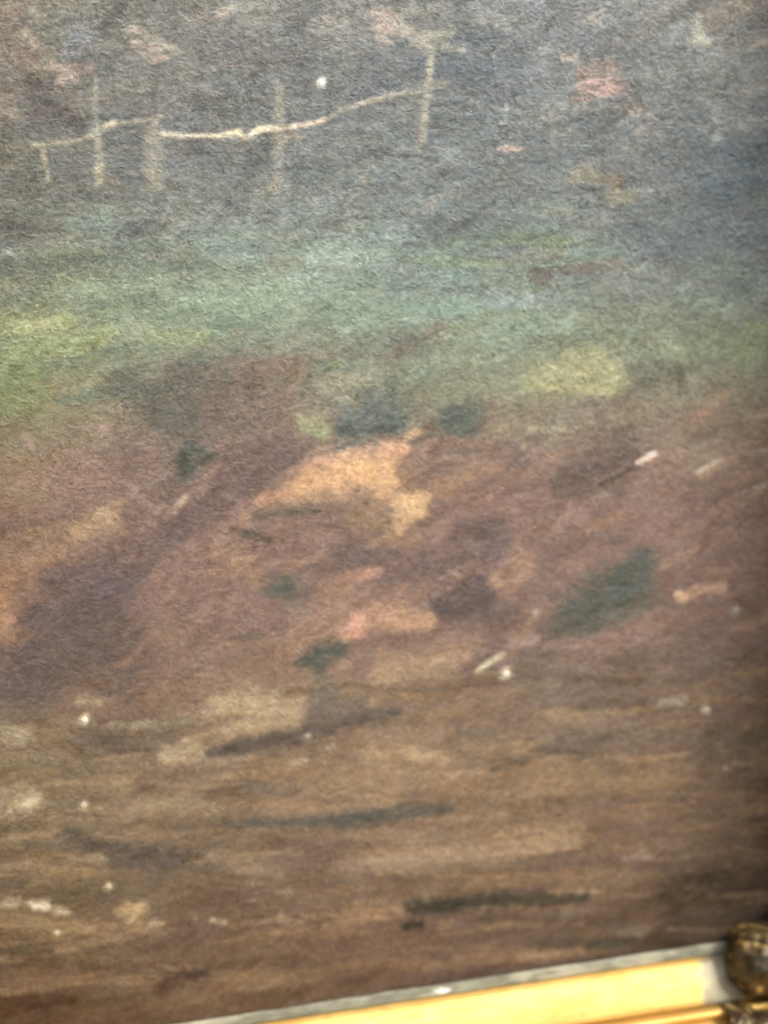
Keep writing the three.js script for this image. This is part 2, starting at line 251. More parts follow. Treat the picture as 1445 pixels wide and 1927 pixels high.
  [[[162.1, 148.7, 9.05], [186.0, 138.7, 9.16]], [140, 119, 101], 0.45499999999999996, 0.6, 1.0],
  [[[239.0, 130.1, 4.67], [255.6, 131.1, 4.66], [272.3, 132.6, 3.78]], [171, 145, 117], 0.9099999999999999, 0.8, 1.2],
  [[[234.8, 126.4, 2.35], [268.1, 124.8, 2.83]], [160, 137, 112], 0.65, 0.6, 1.0],
  [[[255.6, 136.3, 2.33], [276.4, 140.1, 3.3]], [151, 127, 111], 0.65, 0.6, 1.0],
  [[[290.3, 121.6, 4.72], [297.7, 126.0, 7.17], [303.0, 122.1, 4.78]], [118, 106, 92], 0.8450000000000001, 0.9, 1.2],
  [[[289.1, 134.4, 1.89], [298.6, 134.0, 1.91]], [166, 148, 136], 0.78, 0.9, 1],
  [[[304.0, 131.5, 2.37], [313.5, 131.4, 3.32]], [151, 129, 116], 0.65, 0.6, 1.0],
  [[[316.8, 127.8, 4.81], [340.4, 132.4, 6.28]], [149, 123, 111], 0.5850000000000001, 0.9, 1.3],
  [[[173.7, 123.8, 3.67], [187.8, 124.0, 5.04], [206.1, 118.6, 4.15]], [182, 162, 131], 0.95, 0.8, 1.3],
  [[[177.6, 114.0, 3.21], [193.8, 115.0, 4.18], [206.0, 114.4, 3.25]], [177, 156, 125], 0.8450000000000001, 0.8, 1.2],
  [[[155.4, 107.5, 3.21], [163.4, 108.6, 3.67], [170.4, 105.6, 3.21]], [177, 160, 130], 0.95, 0.8, 1.1],
  [[[161.3, 104.3, 1.38], [187.6, 102.2, 1.38]], [168, 150, 124], 0.65, 0.6, 1.0],
  [[[167.5, 112.2, 2.29], [183.7, 114.2, 2.29]], [167, 147, 117], 0.65, 0.6, 1.0],
  [[[172.4, 105.7, 1.83], [183.6, 107.2, 3.23], [206.0, 108.4, 4.2], [216.3, 110.8, 5.13], [230.7, 112.3, 3.27], [244.2, 112.7, 2.35]], [95, 85, 77], 0.95, 0.9, 1.2],
  [[[212.2, 116.8, 4.18], [226.6, 116.0, 4.2]], [120, 108, 98], 0.78, 0.9, 1.2],
  [[[98.6, 123.6, 4.44], [103.6, 122.5, 3.58]], [174, 161, 135], 0.78, 0.9, 1.2],
  [[[97.7, 94.7, 4.05], [105.6, 96.1, 3.62]], [192, 178, 144], 0.8450000000000001, 0.9, 1.2],
  [[[135.8, 121.2, 1.36], [151.6, 120.0, 1.37]], [166, 152, 127], 0.78, 0.9, 1],
  [[[124.2, 132.1, 2.24], [131.1, 132.2, 2.24]], [168, 152, 126], 0.78, 0.9, 1.0],
  [[[152.6, 119.3, 1.15], [167.6, 120.0, 1.14]], [159, 145, 121], 0.65, 0.6, 1.0],
  [[[143.1, 94.7, 2.06], [151.1, 95.3, 1.83]], [107, 88, 71], 0.8450000000000001, 0.9, 1.1],
  [[[159.1, 92.9, 1.6], [173.2, 88.5, 1.86]], [117, 100, 83], 0.65, 0.9, 1.1],
  [[[139.8, 124.0, 2.26], [150.7, 124.2, 2.28]], [115, 98, 82], 0.65, 0.9, 1.1],
  [[[117.7, 108.4, 2.7], [136.4, 103.9, 2.26]], [118, 104, 87], 0.78, 0.9, 1.2],
  [[[94.3, 111.5, 3.13], [109.9, 111.5, 3.15]], [127, 116, 93], 0.65, 0.6, 1.0],
  [[[96.8, 130.5, 3.09], [112.4, 130.5, 2.68]], [116, 106, 90], 0.52, 0.6, 1.0],
  [[[143.0, 88.5, 3.21], [163.1, 87.8, 4.18], [177.2, 82.7, 2.32]], [159, 141, 114], 0.65, 0.9, 1.2],
  [[[133.2, 98.1, 4.53], [141.2, 98.1, 3.21]], [149, 131, 101], 0.65, 0.6, 1.0],
  [[[234.8, 97.0, 3.78], [247.3, 96.2, 3.8], [263.1, 90.8, 2.38]], [183, 158, 125], 0.8450000000000001, 0.9, 1.2],
  [[[214.1, 87.2, 4.72], [234.8, 86.5, 4.28], [255.7, 85.8, 3.33]], [158, 135, 107], 0.65, 0.9, 1.3],
  [[[268.3, 100.1, 2.85], [281.0, 99.9, 2.39]], [120, 108, 91], 0.7150000000000001, 0.9, 1.1],
  [[[239.0, 103.9, 2.35], [259.9, 104.3, 2.85]], [155, 133, 110], 0.52, 0.6, 1.0],
  [[[304.5, 92.1, 3.39], [314.2, 92.6, 3.87], [325.1, 88.4, 2.93]], [110, 98, 88], 0.78, 0.9, 1.2],
  [[[300.4, 77.6, 6.29], [319.8, 77.2, 6.36]], [151, 128, 101], 0.65, 0.9, 1.3],
  [[[323.8, 100.3, 4.86], [336.8, 99.8, 4.4]], [139, 124, 110], 0.52, 0.6, 1.0],
  [[[350.8, 102.9, 1.7], [360.7, 102.9, 1.72]], [155, 141, 123], 0.78, 0.9, 1],
  [[[323.9, 91.7, 1.95], [370.0, 85.7, 3.47]], [108, 96, 84], 0.52, 0.6, 1.0],
  [[[297.9, 110.1, 7.17], [314.9, 114.3, 7.21]], [123, 110, 96], 0.52, 0.6, 1.0],
  [[[351.5, 120.4, 9.78], [371.2, 120.1, 9.78]], [112, 97, 88], 0.52, 0.6, 1.0],
  [[[374.5, 80.8, 9.9], [387.8, 81.2, 9.96]], [92, 82, 69], 0.65, 0.6, 1.0],
  [[[179.1, 77.6, 1.63], [205.7, 74.3, 1.89], [222.3, 72.3, 2.83], [243.2, 72.6, 3.33], [266.4, 71.1, 1.92]], [90, 88, 80], 0.8840000000000001, 0.95, 1.3],
  [[[222.3, 70.8, 2.36], [234.8, 69.9, 2.85]], [85, 83, 76], 0.65, 0.95, 1.2],
  [[[177.1, 80.6, 1.39], [187.3, 82.4, 1.39]], [110, 102, 88], 0.65, 0.6, 1.0],
  [[[117.9, 81.1, 2.73], [128.7, 75.9, 3.65], [142.6, 70.5, 3.67], [161.7, 66.6, 2.77]], [87, 78, 70], 0.95, 0.95, 1.3],
  [[[135.5, 67.6, 2.06], [158.6, 63.6, 2.08]], [98, 87, 79], 0.8450000000000001, 0.8, 1.0],
  [[[105.1, 80.2, 1.81], [122.8, 76.3, 2.28]], [112, 98, 82], 0.65, 0.6, 1.0],
  [[[118.7, 71.4, 1.14], [131.6, 70.0, 1.39]], [155, 139, 112], 0.78, 0.9, 1.0],
  [[[93.5, 86.6, 1.8], [109.2, 85.7, 1.81]], [107, 93, 73], 0.78, 0.6, 1.0],
  [[[95.2, 77.5, 1.8], [105.0, 76.5, 1.8]], [115, 94, 78], 0.65, 0.6, 1.0],
  [[[222.2, 53.7, 2.63], [247.4, 52.2, 4.31], [272.9, 52.0, 3.88], [315.9, 51.2, 2.46]], [167, 145, 122], 0.546, 0.8, 1.1],
  [[[234.8, 54.4, 2.39], [262.2, 52.3, 2.42]], [178, 156, 132], 0.45499999999999996, 0.9, 1.0],
  [[[172.8, 65.4, 3.25], [197.3, 55.5, 3.31]], [146, 128, 106], 0.65, 0.6, 1.0],
  [[[226.4, 66.3, 2.83], [277.1, 57.1, 2.43]], [149, 128, 106], 0.65, 0.6, 1.0],
  [[[287.8, 56.7, 3.41], [315.9, 56.0, 3.94]], [160, 135, 107], 0.7150000000000001, 0.9, 1.2],
  [[[247.4, 47.2, 1.93], [298.7, 44.2, 1.71]], [118, 104, 87], 0.65, 0.6, 1.0],
  [[[205.6, 51.1, 1.89], [230.6, 47.5, 2.39]], [116, 102, 85], 0.52, 0.6, 1.0],
  [[[94.5, 57.4, 2.28], [98.5, 57.2, 2.27]], [185, 172, 142], 0.8450000000000001, 0.9, 1.1],
  [[[104.0, 56.4, 1.82], [110.3, 54.2, 2.29], [117.3, 50.7, 1.84]], [205, 194, 164], 0.95, 0.8, 1.1],
  [[[139.1, 48.1, 3.25], [145.2, 47.8, 3.72], [142.0, 43.4, 3.25]], [187, 162, 122], 0.8450000000000001, 0.9, 1.1],
  [[[149.1, 41.3, 1.87], [153.1, 41.1, 1.64]], [176, 154, 123], 0.65, 0.9, 1.0],
  [[[122.9, 42.7, 1.62], [126.9, 42.5, 1.39]], [168, 148, 117], 0.65, 0.9, 1.0],
  [[[104.7, 65.7, 3.65], [122.5, 65.2, 3.67]], [140, 122, 91], 0.65, 0.6, 1.0],
  [[[98.3, 51.0, 4.53], [120.0, 44.6, 4.62]], [138, 118, 87], 0.5850000000000001, 0.9, 1.3],
  [[[92.0, 38.5, 2.05], [110.8, 36.4, 1.85]], [86, 73, 55], 0.9099999999999999, 0.9, 1.1],
  [[[121.7, 32.7, 3.25], [151.9, 30.2, 3.29]], [99, 85, 67], 0.65, 0.9, 1.2],
  [[[153.7, 17.5, 3.31], [161.9, 18.4, 3.31], [169.1, 18.5, 2.84]], [64, 50, 41], 0.9099999999999999, 0.95, 1.2],
  [[[170.1, 19.9, 2.36], [188.7, 19.8, 2.38]], [89, 72, 55], 0.78, 0.9, 1.1],
  [[[91.3, 17.2, 3.72], [109.2, 16.5, 2.79], [119.2, 16.0, 1.86]], [69, 50, 34], 0.95, 0.8, 1.1],
  [[[95.5, 26.1, 4.62], [115.5, 26.2, 4.64]], [115, 94, 75], 0.65, 0.6, 1.0],
  [[[133.3, 11.6, 3.29], [149.6, 13.4, 2.35]], [85, 71, 51], 0.65, 0.6, 1.0],
  [[[186.5, 9.3, 1.92], [196.9, 9.9, 1.9]], [129, 112, 93], 0.65, 0.9, 1.1],
  [[[201.1, 9.7, 1.44], [213.6, 9.9, 1.68]], [133, 116, 97], 0.5850000000000001, 0.9, 1.0],
  [[[176.1, 7.1, 1.92], [205.2, 4.7, 1.93]], [86, 69, 53], 0.78, 0.6, 1.0],
  [[[222.0, 6.4, 1.94], [232.6, 6.6, 1.93]], [80, 66, 51], 0.7150000000000001, 0.6, 1.0],
  [[[250.6, 33.6, 2.91], [266.6, 32.9, 3.65], [294.6, 30.2, 3.45], [312.0, 28.0, 2.23], [320.7, 26.8, 1.5]], [67, 62, 51], 0.95, 0.9, 1.2],
  [[[251.7, 32.1, 2.18], [268.7, 31.1, 2.2]], [53, 51, 44], 0.65, 0.9, 1.1],
  [[[254.8, 40.3, 1.45], [255.9, 36.3, 1.45]], [138, 122, 105], 0.65, 0.6, 1.0],
  [[[262.4, 24.0, 1.94], [266.6, 24.2, 1.47]], [149, 126, 102], 0.52, 0.6, 1.0],
  [[[336.9, 40.8, 1.5], [348.2, 39.6, 1.25]], [155, 137, 119], 0.78, 0.9, 1.0],
  [[[312.1, 21.4, 2.46], [323.0, 21.6, 1.99]], [123, 112, 93], 0.65, 0.9, 1.0],
  [[[311.9, 33.6, 2.97], [338.2, 30.8, 3.49]], [134, 114, 93], 0.5850000000000001, 0.6, 1.0],
  [[[323.3, 6.4, 2.51], [341.0, 6.0, 2.51]], [65, 61, 51], 0.95, 0.9, 1.1],
  [[[301.3, 11.9, 1.99], [316.6, 10.7, 1.99]], [87, 79, 68], 0.65, 0.6, 1.0],
  [[[336.4, 10.0, 2.02], [346.4, 10.1, 2.0]], [116, 108, 96], 0.52, 0.6, 1.0],
  [[[356.1, 21.6, 7.52], [387.3, 28.2, 10.13]], [58, 49, 39], 0.7150000000000001, 0.9, 1.4],
  [[[268.8, 12.4, 4.9], [290.4, 10.3, 3.96]], [108, 89, 74], 0.65, 0.6, 1.0],
  [[[234.7, 19.8, 5.84], [256.0, 12.2, 4.9]], [118, 96, 79], 0.5850000000000001, 0.6, 1.0],
  [[[371.0, 48.3, 10.01], [387.0, 37.2, 10.08]], [101, 85, 71], 0.52, 0.6, 1.0],
];
const FINE_STROKES = [
  [[[148.1, 373.7, 1.48], [153.7, 372.0, 1.19]], [175, 166, 156], 0.9099999999999999, 0.8, 1.1],
  [[[148.9, 369.0, 1.47], [158.2, 365.7, 1.19]], [181, 166, 153], 0.95, 0.8, 1.1],
  [[[153.6, 370.6, 1.3], [163.0, 366.3, 1.04]], [177, 171, 159], 0.78, 0.8, 1.1],
  [[[156.3, 362.1, 1.31], [161.0, 363.1, 1.04]], [184, 166, 153], 0.95, 0.8, 1.1],
  [[[158.3, 367.5, 1.68], [165.4, 364.3, 1.35]], [169, 165, 154], 0.65, 0.8, 1.1],
  [[[151.1, 365.2, 1.11], [156.3, 362.7, 0.89]], [168, 157, 145], 0.78, 0.8, 1.1],
  [[[120.2, 363.6, 1.66], [124.4, 359.7, 1.33]], [168, 153, 142], 0.95, 0.8, 1.1],
  [[[122.9, 358.3, 1.47], [134.1, 360.5, 1.19]], [166, 150, 140], 0.9099999999999999, 0.8, 1.1],
  [[[124.3, 357.0, 0.92], [129.9, 357.5, 0.74]], [173, 159, 147], 0.78, 0.8, 1.1],
  [[[180.8, 376.5, 1.69], [185.0, 378.6, 1.34]], [178, 166, 156], 0.9099999999999999, 0.8, 1.1],
  [[[185.0, 377.7, 2.25], [196.4, 378.8, 1.8]], [162, 162, 152], 0.7150000000000001, 0.8, 1.1],
  [[[187.8, 372.9, 2.24], [197.4, 373.3, 1.8]], [161, 162, 150], 0.65, 0.8, 1.1],
  [[[192.5, 369.9, 1.89], [204.0, 366.3, 1.51]], [152, 153, 144], 0.65, 0.8, 1.1],
  [[[236.7, 373.5, 2.49], [243.9, 371.2, 1.98]], [183, 171, 161], 0.95, 0.8, 1.1],
  [[[238.0, 368.8, 2.3], [246.9, 366.3, 1.85]], [182, 169, 158], 0.95, 0.8, 1.1],
  [[[244.9, 369.3, 2.3], [254.7, 363.9, 1.85]], [176, 172, 159], 0.9099999999999999, 0.8, 1.1],
  [[[246.8, 373.8, 1.93], [262.6, 374.3, 1.54]], [166, 167, 157], 0.78, 0.8, 1.1],
  [[[254.7, 363.9, 1.93], [264.6, 364.8, 1.55]], [173, 172, 159], 0.9099999999999999, 0.8, 1.1],
  [[[257.7, 360.9, 1.35], [268.7, 358.3, 1.09]], [175, 175, 164], 0.9099999999999999, 0.8, 1.1],
  [[[237.4, 364.7, 1.15], [241.9, 362.9, 0.92]], [190, 179, 167], 0.9099999999999999, 0.8, 1.1],
  [[[249.8, 363.3, 1.73], [255.7, 360.1, 1.4]], [173, 172, 159], 0.78, 0.8, 1.1],
  [[[260.6, 371.1, 1.54], [264.6, 372.7, 1.25]], [166, 168, 160], 0.65, 0.8, 1.1],
  [[[215.6, 371.2, 3.42], [223.4, 370.7, 2.76]], [157, 156, 148], 0.65, 0.8, 1.1],
  [[[200.2, 371.2, 1.89], [202.1, 370.2, 1.51]], [163, 170, 172], 0.65, 0.8, 1.1],
  [[[218.6, 374.1, 1.51], [220.5, 369.9, 1.22]], [162, 162, 150], 0.65, 0.8, 1.1],
  [[[113.9, 382.2, 1.81], [116.6, 380.2, 1.45]], [169, 165, 155], 0.7150000000000001, 0.8, 1.1],
  [[[111.9, 375.1, 1.83], [114.7, 369.5, 1.46]], [160, 155, 143], 0.65, 0.8, 1.1],
  [[[274.5, 369.3, 1.93], [276.5, 368.2, 1.55]], [161, 162, 153], 0.65, 0.8, 1.1],
  [[[282.5, 366.9, 1.74], [285.6, 364.8, 1.4]], [159, 160, 152], 0.65, 0.8, 1.1],
  [[[298.3, 357.7, 1.37], [299.6, 351.1, 1.1]], [161, 167, 166], 0.78, 0.8, 1.1],
  [[[358.4, 362.0, 2.8], [359.8, 356.1, 2.26]], [180, 179, 165], 0.78, 0.8, 1.1],
  [[[356.1, 355.4, 2.01], [362.3, 355.4, 1.61]], [170, 174, 165], 0.65, 0.8, 1.1],
  [[[373.4, 366.2, 2.01], [378.6, 366.7, 1.61]], [165, 158, 144], 0.5850000000000001, 0.8, 1.1],
  [[[351.8, 360.5, 2.8], [344.7, 355.2, 2.23]], [149, 154, 154], 0.65, 0.8, 1.1],
  [[[333.9, 331.0, 1.8], [337.0, 331.2, 1.44]], [169, 162, 152], 0.78, 0.8, 1.1],
  [[[336.1, 324.8, 1.4], [339.2, 325.6, 1.13]], [167, 162, 154], 0.65, 0.8, 1.1],
  [[[367.2, 330.4, 2.24], [366.2, 326.5, 1.79]], [152, 155, 151], 0.65, 0.8, 1.1],
  [[[367.9, 320.5, 2.03], [365.5, 317.7, 1.64]], [154, 158, 154], 0.65, 0.8, 1.1],
  [[[313.0, 342.9, 0.79], [319.3, 343.8, 0.99], [327.4, 344.4, 0.8]], [205, 180, 171], 0.7, 0.8, 0.8],
  [[[315.2, 339.9, 0.79], [325.5, 341.1, 0.8]], [183, 159, 152], 0.6, 0.5, 0.6],
  [[[320.4, 338.5, 1.19], [325.5, 339.7, 1.19]], [190, 165, 156], 0.65, 0.5, 0.6],
  [[[313.2, 337.5, 0.99], [316.9, 337.4, 0.8]], [190, 165, 156], 0.8, 0.5, 0.6],
  [[[315.2, 341.2, 0.6], [321.3, 341.9, 0.59]], [125, 119, 118], 0.6, 0.5, 0.6],
  [[[282.2, 322.2, 0.79], [286.0, 321.6, 1.38], [291.1, 321.2, 0.8]], [197, 175, 163], 0.9, 0.6, 0.3],
  [[[285.5, 337.8, 0.79], [285.1, 332.4, 0.79]], [176, 181, 181], 0.75, 0.7, 0.5],
  [[[316.0, 366.8, 0.99], [319.8, 368.5, 0.99], [321.2, 368.7, 0.59]], [177, 172, 162], 0.8, 0.5, 0.6],
  [[[316.4, 366.4, 0.79], [320.9, 365.3, 0.99]], [170, 165, 156], 0.8, 0.5, 0.6],
  [[[307.3, 353.3, 1.59], [311.0, 352.6, 1.78]], [173, 165, 152], 0.8, 0.8, 0.8],
  [[[358.4, 361.4, 1.01], [359.7, 359.4, 1.21]], [182, 179, 167], 0.75, 0.5, 0.6],
  [[[357.7, 356.4, 1.0], [362.7, 355.0, 1.01]], [180, 176, 161], 0.7, 0.5, 0.6],
  [[[313.8, 305.3, 0.6], [319.0, 304.5, 0.61]], [88, 90, 87], 0.6, 0.5, 0.6],
  [[[235.0, 324.5, 0.59], [244.0, 322.8, 0.58], [253.9, 321.5, 0.59]], [91, 94, 94], 0.6, 0.7, 0.5],
  [[[251.9, 320.5, 1.56], [250.9, 311.9, 1.38]], [144, 146, 143], 0.5, 0.9, 0.8],
  [[[233.1, 321.0, 1.16], [231.9, 315.3, 1.56]], [161, 157, 148], 0.6, 0.9, 0.8],
  [[[227.1, 308.8, 1.37]], [170, 166, 155], 0.65, 0.9, 0.8],
  [[[236.8, 323.8, 1.37], [240.0, 323.7, 0.98]], [93, 96, 98], 0.5, 0.9, 0.6],
  [[[116.1, 335.3, 1.11], [117.2, 328.9, 0.93], [118.2, 322.9, 0.75]], [174, 167, 144], 0.8, 0.7, 0.6],
  [[[112.8, 335.9, 0.93], [120.0, 336.1, 0.75], [127.1, 336.3, 0.75], [132.2, 337.4, 0.75]], [186, 177, 155], 0.75, 0.8, 0.8],
  [[[132.2, 337.4, 0.93], [137.0, 339.3, 1.31], [141.7, 341.5, 1.31], [147.4, 341.5, 0.75], [158.2, 342.2, 0.75]], [180, 172, 151], 0.65, 0.8, 0.9],
  [[[138.5, 340.7, 1.13], [141.5, 341.6, 1.12]], [208, 198, 173], 0.85, 0.5, 0.6],
  [[[135.5, 357.1, 1.12], [135.5, 339.6, 0.93]], [165, 163, 153], 0.68, 0.95, 1.0],
  [[[135.1, 355.3, 1.48], [135.8, 351.6, 0.93]], [154, 146, 131], 0.5, 0.9, 0.6],
  [[[135.1, 339.4, 1.49], [136.6, 333.9, 1.49], [136.0, 321.3, 1.49]], [172, 169, 155], 0.75, 0.95, 1.0],
  [[[135.5, 326.6, 1.12], [136.0, 322.8, 1.13]], [190, 182, 151], 0.8, 0.8, 0.6],
  [[[136.0, 324.1, 1.12], [142.6, 319.9, 1.13]], [152, 145, 127], 0.5, 0.8, 0.6],
  [[[155.6, 337.9, 3.0], [155.6, 327.8, 3.4], [155.8, 319.2, 3.02]], [166, 163, 151], 0.78, 0.9, 1.1],
  [[[155.5, 322.2, 2.65], [155.9, 320.0, 2.27]], [159, 152, 130], 0.5, 0.9, 1],
  [[[157.9, 350.0, 1.87], [156.8, 340.8, 1.88]], [136, 133, 124], 0.4, 0.9, 1],
  [[[200.4, 351.1, 1.9], [200.7, 337.6, 1.93], [199.7, 314.6, 1.93]], [165, 163, 152], 0.72, 0.95, 1.1],
  [[[201.1, 347.0, 1.9], [200.7, 340.4, 1.91]], [152, 149, 131], 0.5, 0.9, 0.8],
  [[[197.4, 314.4, 1.15], [201.7, 317.7, 1.35]], [164, 158, 136], 0.65, 0.8, 0.6],
  [[[201.8, 331.5, 2.31], [207.6, 331.8, 1.93]], [159, 151, 134], 0.6, 0.9, 0.8],
  [[[158.6, 336.8, 0.75], [165.3, 335.5, 0.95], [178.3, 334.4, 0.76]], [228, 220, 196], 0.95, 0.6, 0.5],
  [[[179.0, 333.9, 0.95], [185.6, 335.3, 1.52], [187.9, 333.3, 1.33], [188.6, 332.5, 0.95]], [216, 206, 177], 0.85, 0.6, 0.4],
  [[[182.1, 334.8, 0.76], [186.7, 334.1, 0.95]], [228, 219, 189], 0.8, 0.6, 0.3],
  [[[189.8, 333.7, 1.15], [193.1, 335.2, 1.33], [198.0, 335.9, 1.14]], [229, 219, 189], 0.92, 0.5, 0.3],
  [[[189.8, 333.5, 0.57], [192.1, 334.5, 0.57]], [238, 234, 216], 0.8, 0.6, 0.2],
  [[[198.3, 335.5, 0.95], [204.7, 335.6, 1.15], [210.6, 335.8, 0.96], [218.2, 337.5, 0.96]], [216, 201, 176], 0.85, 0.7, 0.7],
  [[[205.3, 335.4, 0.77], [215.5, 336.7, 0.77]], [225, 208, 186], 0.8, 0.5, 0.6],
  [[[218.6, 337.4, 0.77], [223.3, 340.1, 1.16], [230.3, 341.5, 1.16]], [191, 184, 162], 0.62, 0.9, 0.9],
  [[[230.3, 341.9, 0.97], [242.9, 344.4, 1.16]], [185, 180, 161], 0.75, 0.8, 0.6],
  [[[242.2, 344.3, 0.96], [254.8, 345.1, 0.98]], [175, 170, 154], 0.68, 0.8, 0.7],
  [[[158.6, 334.5, 0.57], [178.6, 332.5, 0.57], [190.2, 330.9, 0.57]], [100, 98, 97], 0.45, 0.9, 0.6],
  [[[171.0, 337.3, 0.57], [186.4, 337.0, 0.57]], [111, 106, 103], 0.4, 0.9, 0.6],
  [[[257.1, 358.9, 1.36], [255.6, 345.0, 1.56], [253.9, 327.6, 1.37]], [184, 181, 169], 0.82, 0.9, 0.9],
  [[[257.1, 356.6, 0.77], [256.0, 348.8, 0.98]], [188, 182, 160], 0.6, 0.7, 0.6],
  [[[252.4, 346.7, 1.16], [262.4, 346.8, 1.55]], [166, 160, 139], 0.5, 0.8, 0.8],
  [[[251.9, 331.0, 1.56], [253.9, 327.6, 1.37]], [163, 158, 141], 0.6, 0.8, 0.6],
  [[[248.7, 218.5, 1.83], [252.2, 219.5, 1.62]], [206, 178, 141], 0.8, 0.7, 0.6],
  [[[293.5, 210.7, 1.44], [295.9, 210.8, 1.24]], [167, 159, 130], 0.6, 0.8, 0.6],
  [[[301.8, 210.8, 1.25], [307.0, 210.9, 1.25]], [160, 152, 124], 0.55, 0.8, 0.6],
  [[[324.2, 192.7, 1.05], [331.5, 195.0, 1.05], [338.5, 198.6, 0.84]], [79, 71, 62], 0.7, 0.8, 0.5],
  [[[338.3, 199.1, 0.84], [342.0, 200.7, 1.68], [345.6, 201.8, 1.47]], [218, 196, 181], 0.9, 0.5, 0.35],
  [[[343.1, 201.7, 0.85], [345.2, 202.3, 0.85]], [240, 226, 214], 0.8, 0.5, 0.6],
  [[[346.1, 200.3, 0.85], [344.2, 198.9, 0.84]], [174, 125, 107], 0.5, 0.5, 0.6],
  [[[363.0, 192.8, 1.07], [369.0, 195.5, 1.27], [372.6, 196.8, 0.85]], [190, 176, 154], 0.85, 0.6, 0.5],
  [[[379.1, 182.7, 0.86], [390.4, 185.3, 1.07]], [159, 146, 132], 0.6, 0.8, 0.6],
  [[[182.2, 190.8, 1.4], [188.5, 188.3, 1.6], [196.5, 184.6, 1.4]], [88, 79, 70], 0.75, 0.7, 1],
  [[[190.6, 193.9, 1.2], [200.6, 195.4, 1.2], [214.7, 193.9, 1.01]], [104, 95, 81], 0.6, 0.8, 1],
  [[[214.6, 189.3, 0.81], [222.7, 187.4, 1.02], [227.2, 182.4, 1.02], [224.7, 176.0, 1.02]], [102, 90, 80], 0.6, 0.8, 0.8],
  [[[159.4, 199.3, 1.39], [164.6, 204.1, 1.58]], [180, 160, 139], 0.75, 0.8, 0.8],
  [[[154.3, 200.4, 1.19], [157.1, 202.1, 1.38]], [175, 158, 142], 0.65, 0.8, 0.6],
  [[[142.1, 213.0, 1.17], [147.1, 209.1, 1.18]], [170, 154, 141], 0.55, 0.8, 0.6],
  [[[145.5, 207.7, 0.98], [152.2, 202.1, 0.98]], [164, 147, 134], 0.4, 0.9, 0.6],
  [[[200.4, 166.0, 1.63], [204.0, 166.3, 1.62]], [79, 82, 75], 0.5, 0.9, 0.6],
  [[[232.8, 168.3, 1.23], [238.0, 168.6, 1.23]], [210, 170, 146], 0.6, 0.8, 0.6],
  [[[355.6, 145.8, 1.29], [358.7, 143.4, 1.94]], [208, 177, 146], 0.8, 0.7, 0.6],
  [[[225.0, 145.0, 1.44], [231.6, 144.2, 1.45]], [197, 148, 127], 0.7, 0.8, 0.6],
  [[[206.2, 137.0, 1.44], [210.3, 137.3, 2.45]], [76, 81, 73], 0.6, 0.9, 1.0],
  [[[181.3, 149.5, 1.21], [188.1, 148.9, 1.21]], [99, 92, 85], 0.7, 0.8, 0.8],
  [[[189.1, 148.5, 1.02], [192.1, 148.6, 1.02]], [111, 104, 95], 0.6, 0.8, 0.6],
  [[[248.7, 120.5, 0.84], [261.9, 119.5, 0.85], [273.4, 119.9, 0.84]], [108, 96, 82], 0.6, 0.9, 0.8],
  [[[276.1, 125.0, 1.05], [280.7, 127.8, 1.48], [286.2, 130.5, 1.26]], [210, 196, 166], 0.85, 0.6, 0.5],
  [[[277.6, 125.3, 0.84], [283.9, 129.1, 0.84]], [227, 215, 184], 0.6, 0.8, 0.6],
  [[[172.4, 105.3, 1.02], [181.5, 106.6, 1.44]], [77, 68, 61], 0.6, 0.8, 0.6],
  [[[220.4, 118.8, 1.24], [232.8, 118.7, 1.25]], [116, 106, 97], 0.5, 0.5, 0.6],
  [[[103.2, 95.6, 1.61], [106.7, 96.5, 1.62]], [210, 198, 168], 0.6, 0.9, 0.6],
  [[[203.4, 97.8, 1.45], [209.0, 97.9, 1.25]], [182, 165, 141], 0.6, 0.9, 0.6],
  [[[217.4, 101.9, 1.05], [220.3, 102.5, 1.05]], [179, 162, 139], 0.6, 0.9, 0.6],
  [[[282.2, 85.2, 1.29], [289.2, 86.0, 1.94], [297.1, 86.2, 1.3]], [94, 82, 68], 0.7, 0.8, 0.9],
  [[[104.8, 55.9, 1.02], [110.3, 53.8, 1.23]], [224, 215, 188], 0.8, 0.8, 0.6],
  [[[172.1, 39.6, 0.84], [177.6, 37.7, 1.27]], [191, 174, 145], 0.65, 0.8, 0.6],
  [[[166.0, 41.1, 0.83]], [192, 176, 147], 0.6, 0.8, 0.6],
  [[[198.6, 36.7, 1.7]], [175, 160, 137], 0.6, 0.9, 0.6],
  [[[198.3, 46.8, 1.05], [202.4, 46.7, 1.27], [201.0, 44.7, 1.27]], [168, 154, 133], 0.6, 0.9, 0.6],
  [[[196.1, 31.0, 1.7]], [165, 150, 129], 0.55, 0.9, 0.6],
  [[[113.4, 43.5, 1.03]], [210, 196, 166], 0.7, 0.8, 0.6],
  [[[200.3, 44.0, 1.27], [203.8, 41.3, 1.27]], [107, 89, 73], 0.5, 0.9, 0.6],
  [[[248.7, 26.0, 1.94], [253.8, 25.7, 1.73]], [45, 43, 36], 0.95, 0.8, 0.8],
  [[[216.5, 350.6, 1.76]], [240, 238, 228], 0.9, 0.85, 0.35],
  [[[126.0, 124.9, 2.07]], [240, 228, 197], 0.9, 0.85, 0.35],
  [[[287.5, 122.4, 2.45]], [232, 220, 192], 0.9, 0.85, 0.35],
  [[[124.8, 92.0, 1.86]], [199, 188, 159], 0.9, 0.85, 0.35],
  [[[209.7, 107.5, 1.68]], [165, 151, 132], 0.9, 0.85, 0.35],
  [[[298.7, 144.7, 1.7]], [163, 147, 132], 0.9, 0.85, 0.35],
  [[[380.1, 136.4, 2.01]], [151, 140, 126], 0.9, 0.85, 0.35],
  [[[369.2, 97.5, 2.02]], [178, 167, 149], 0.9, 0.85, 0.35],
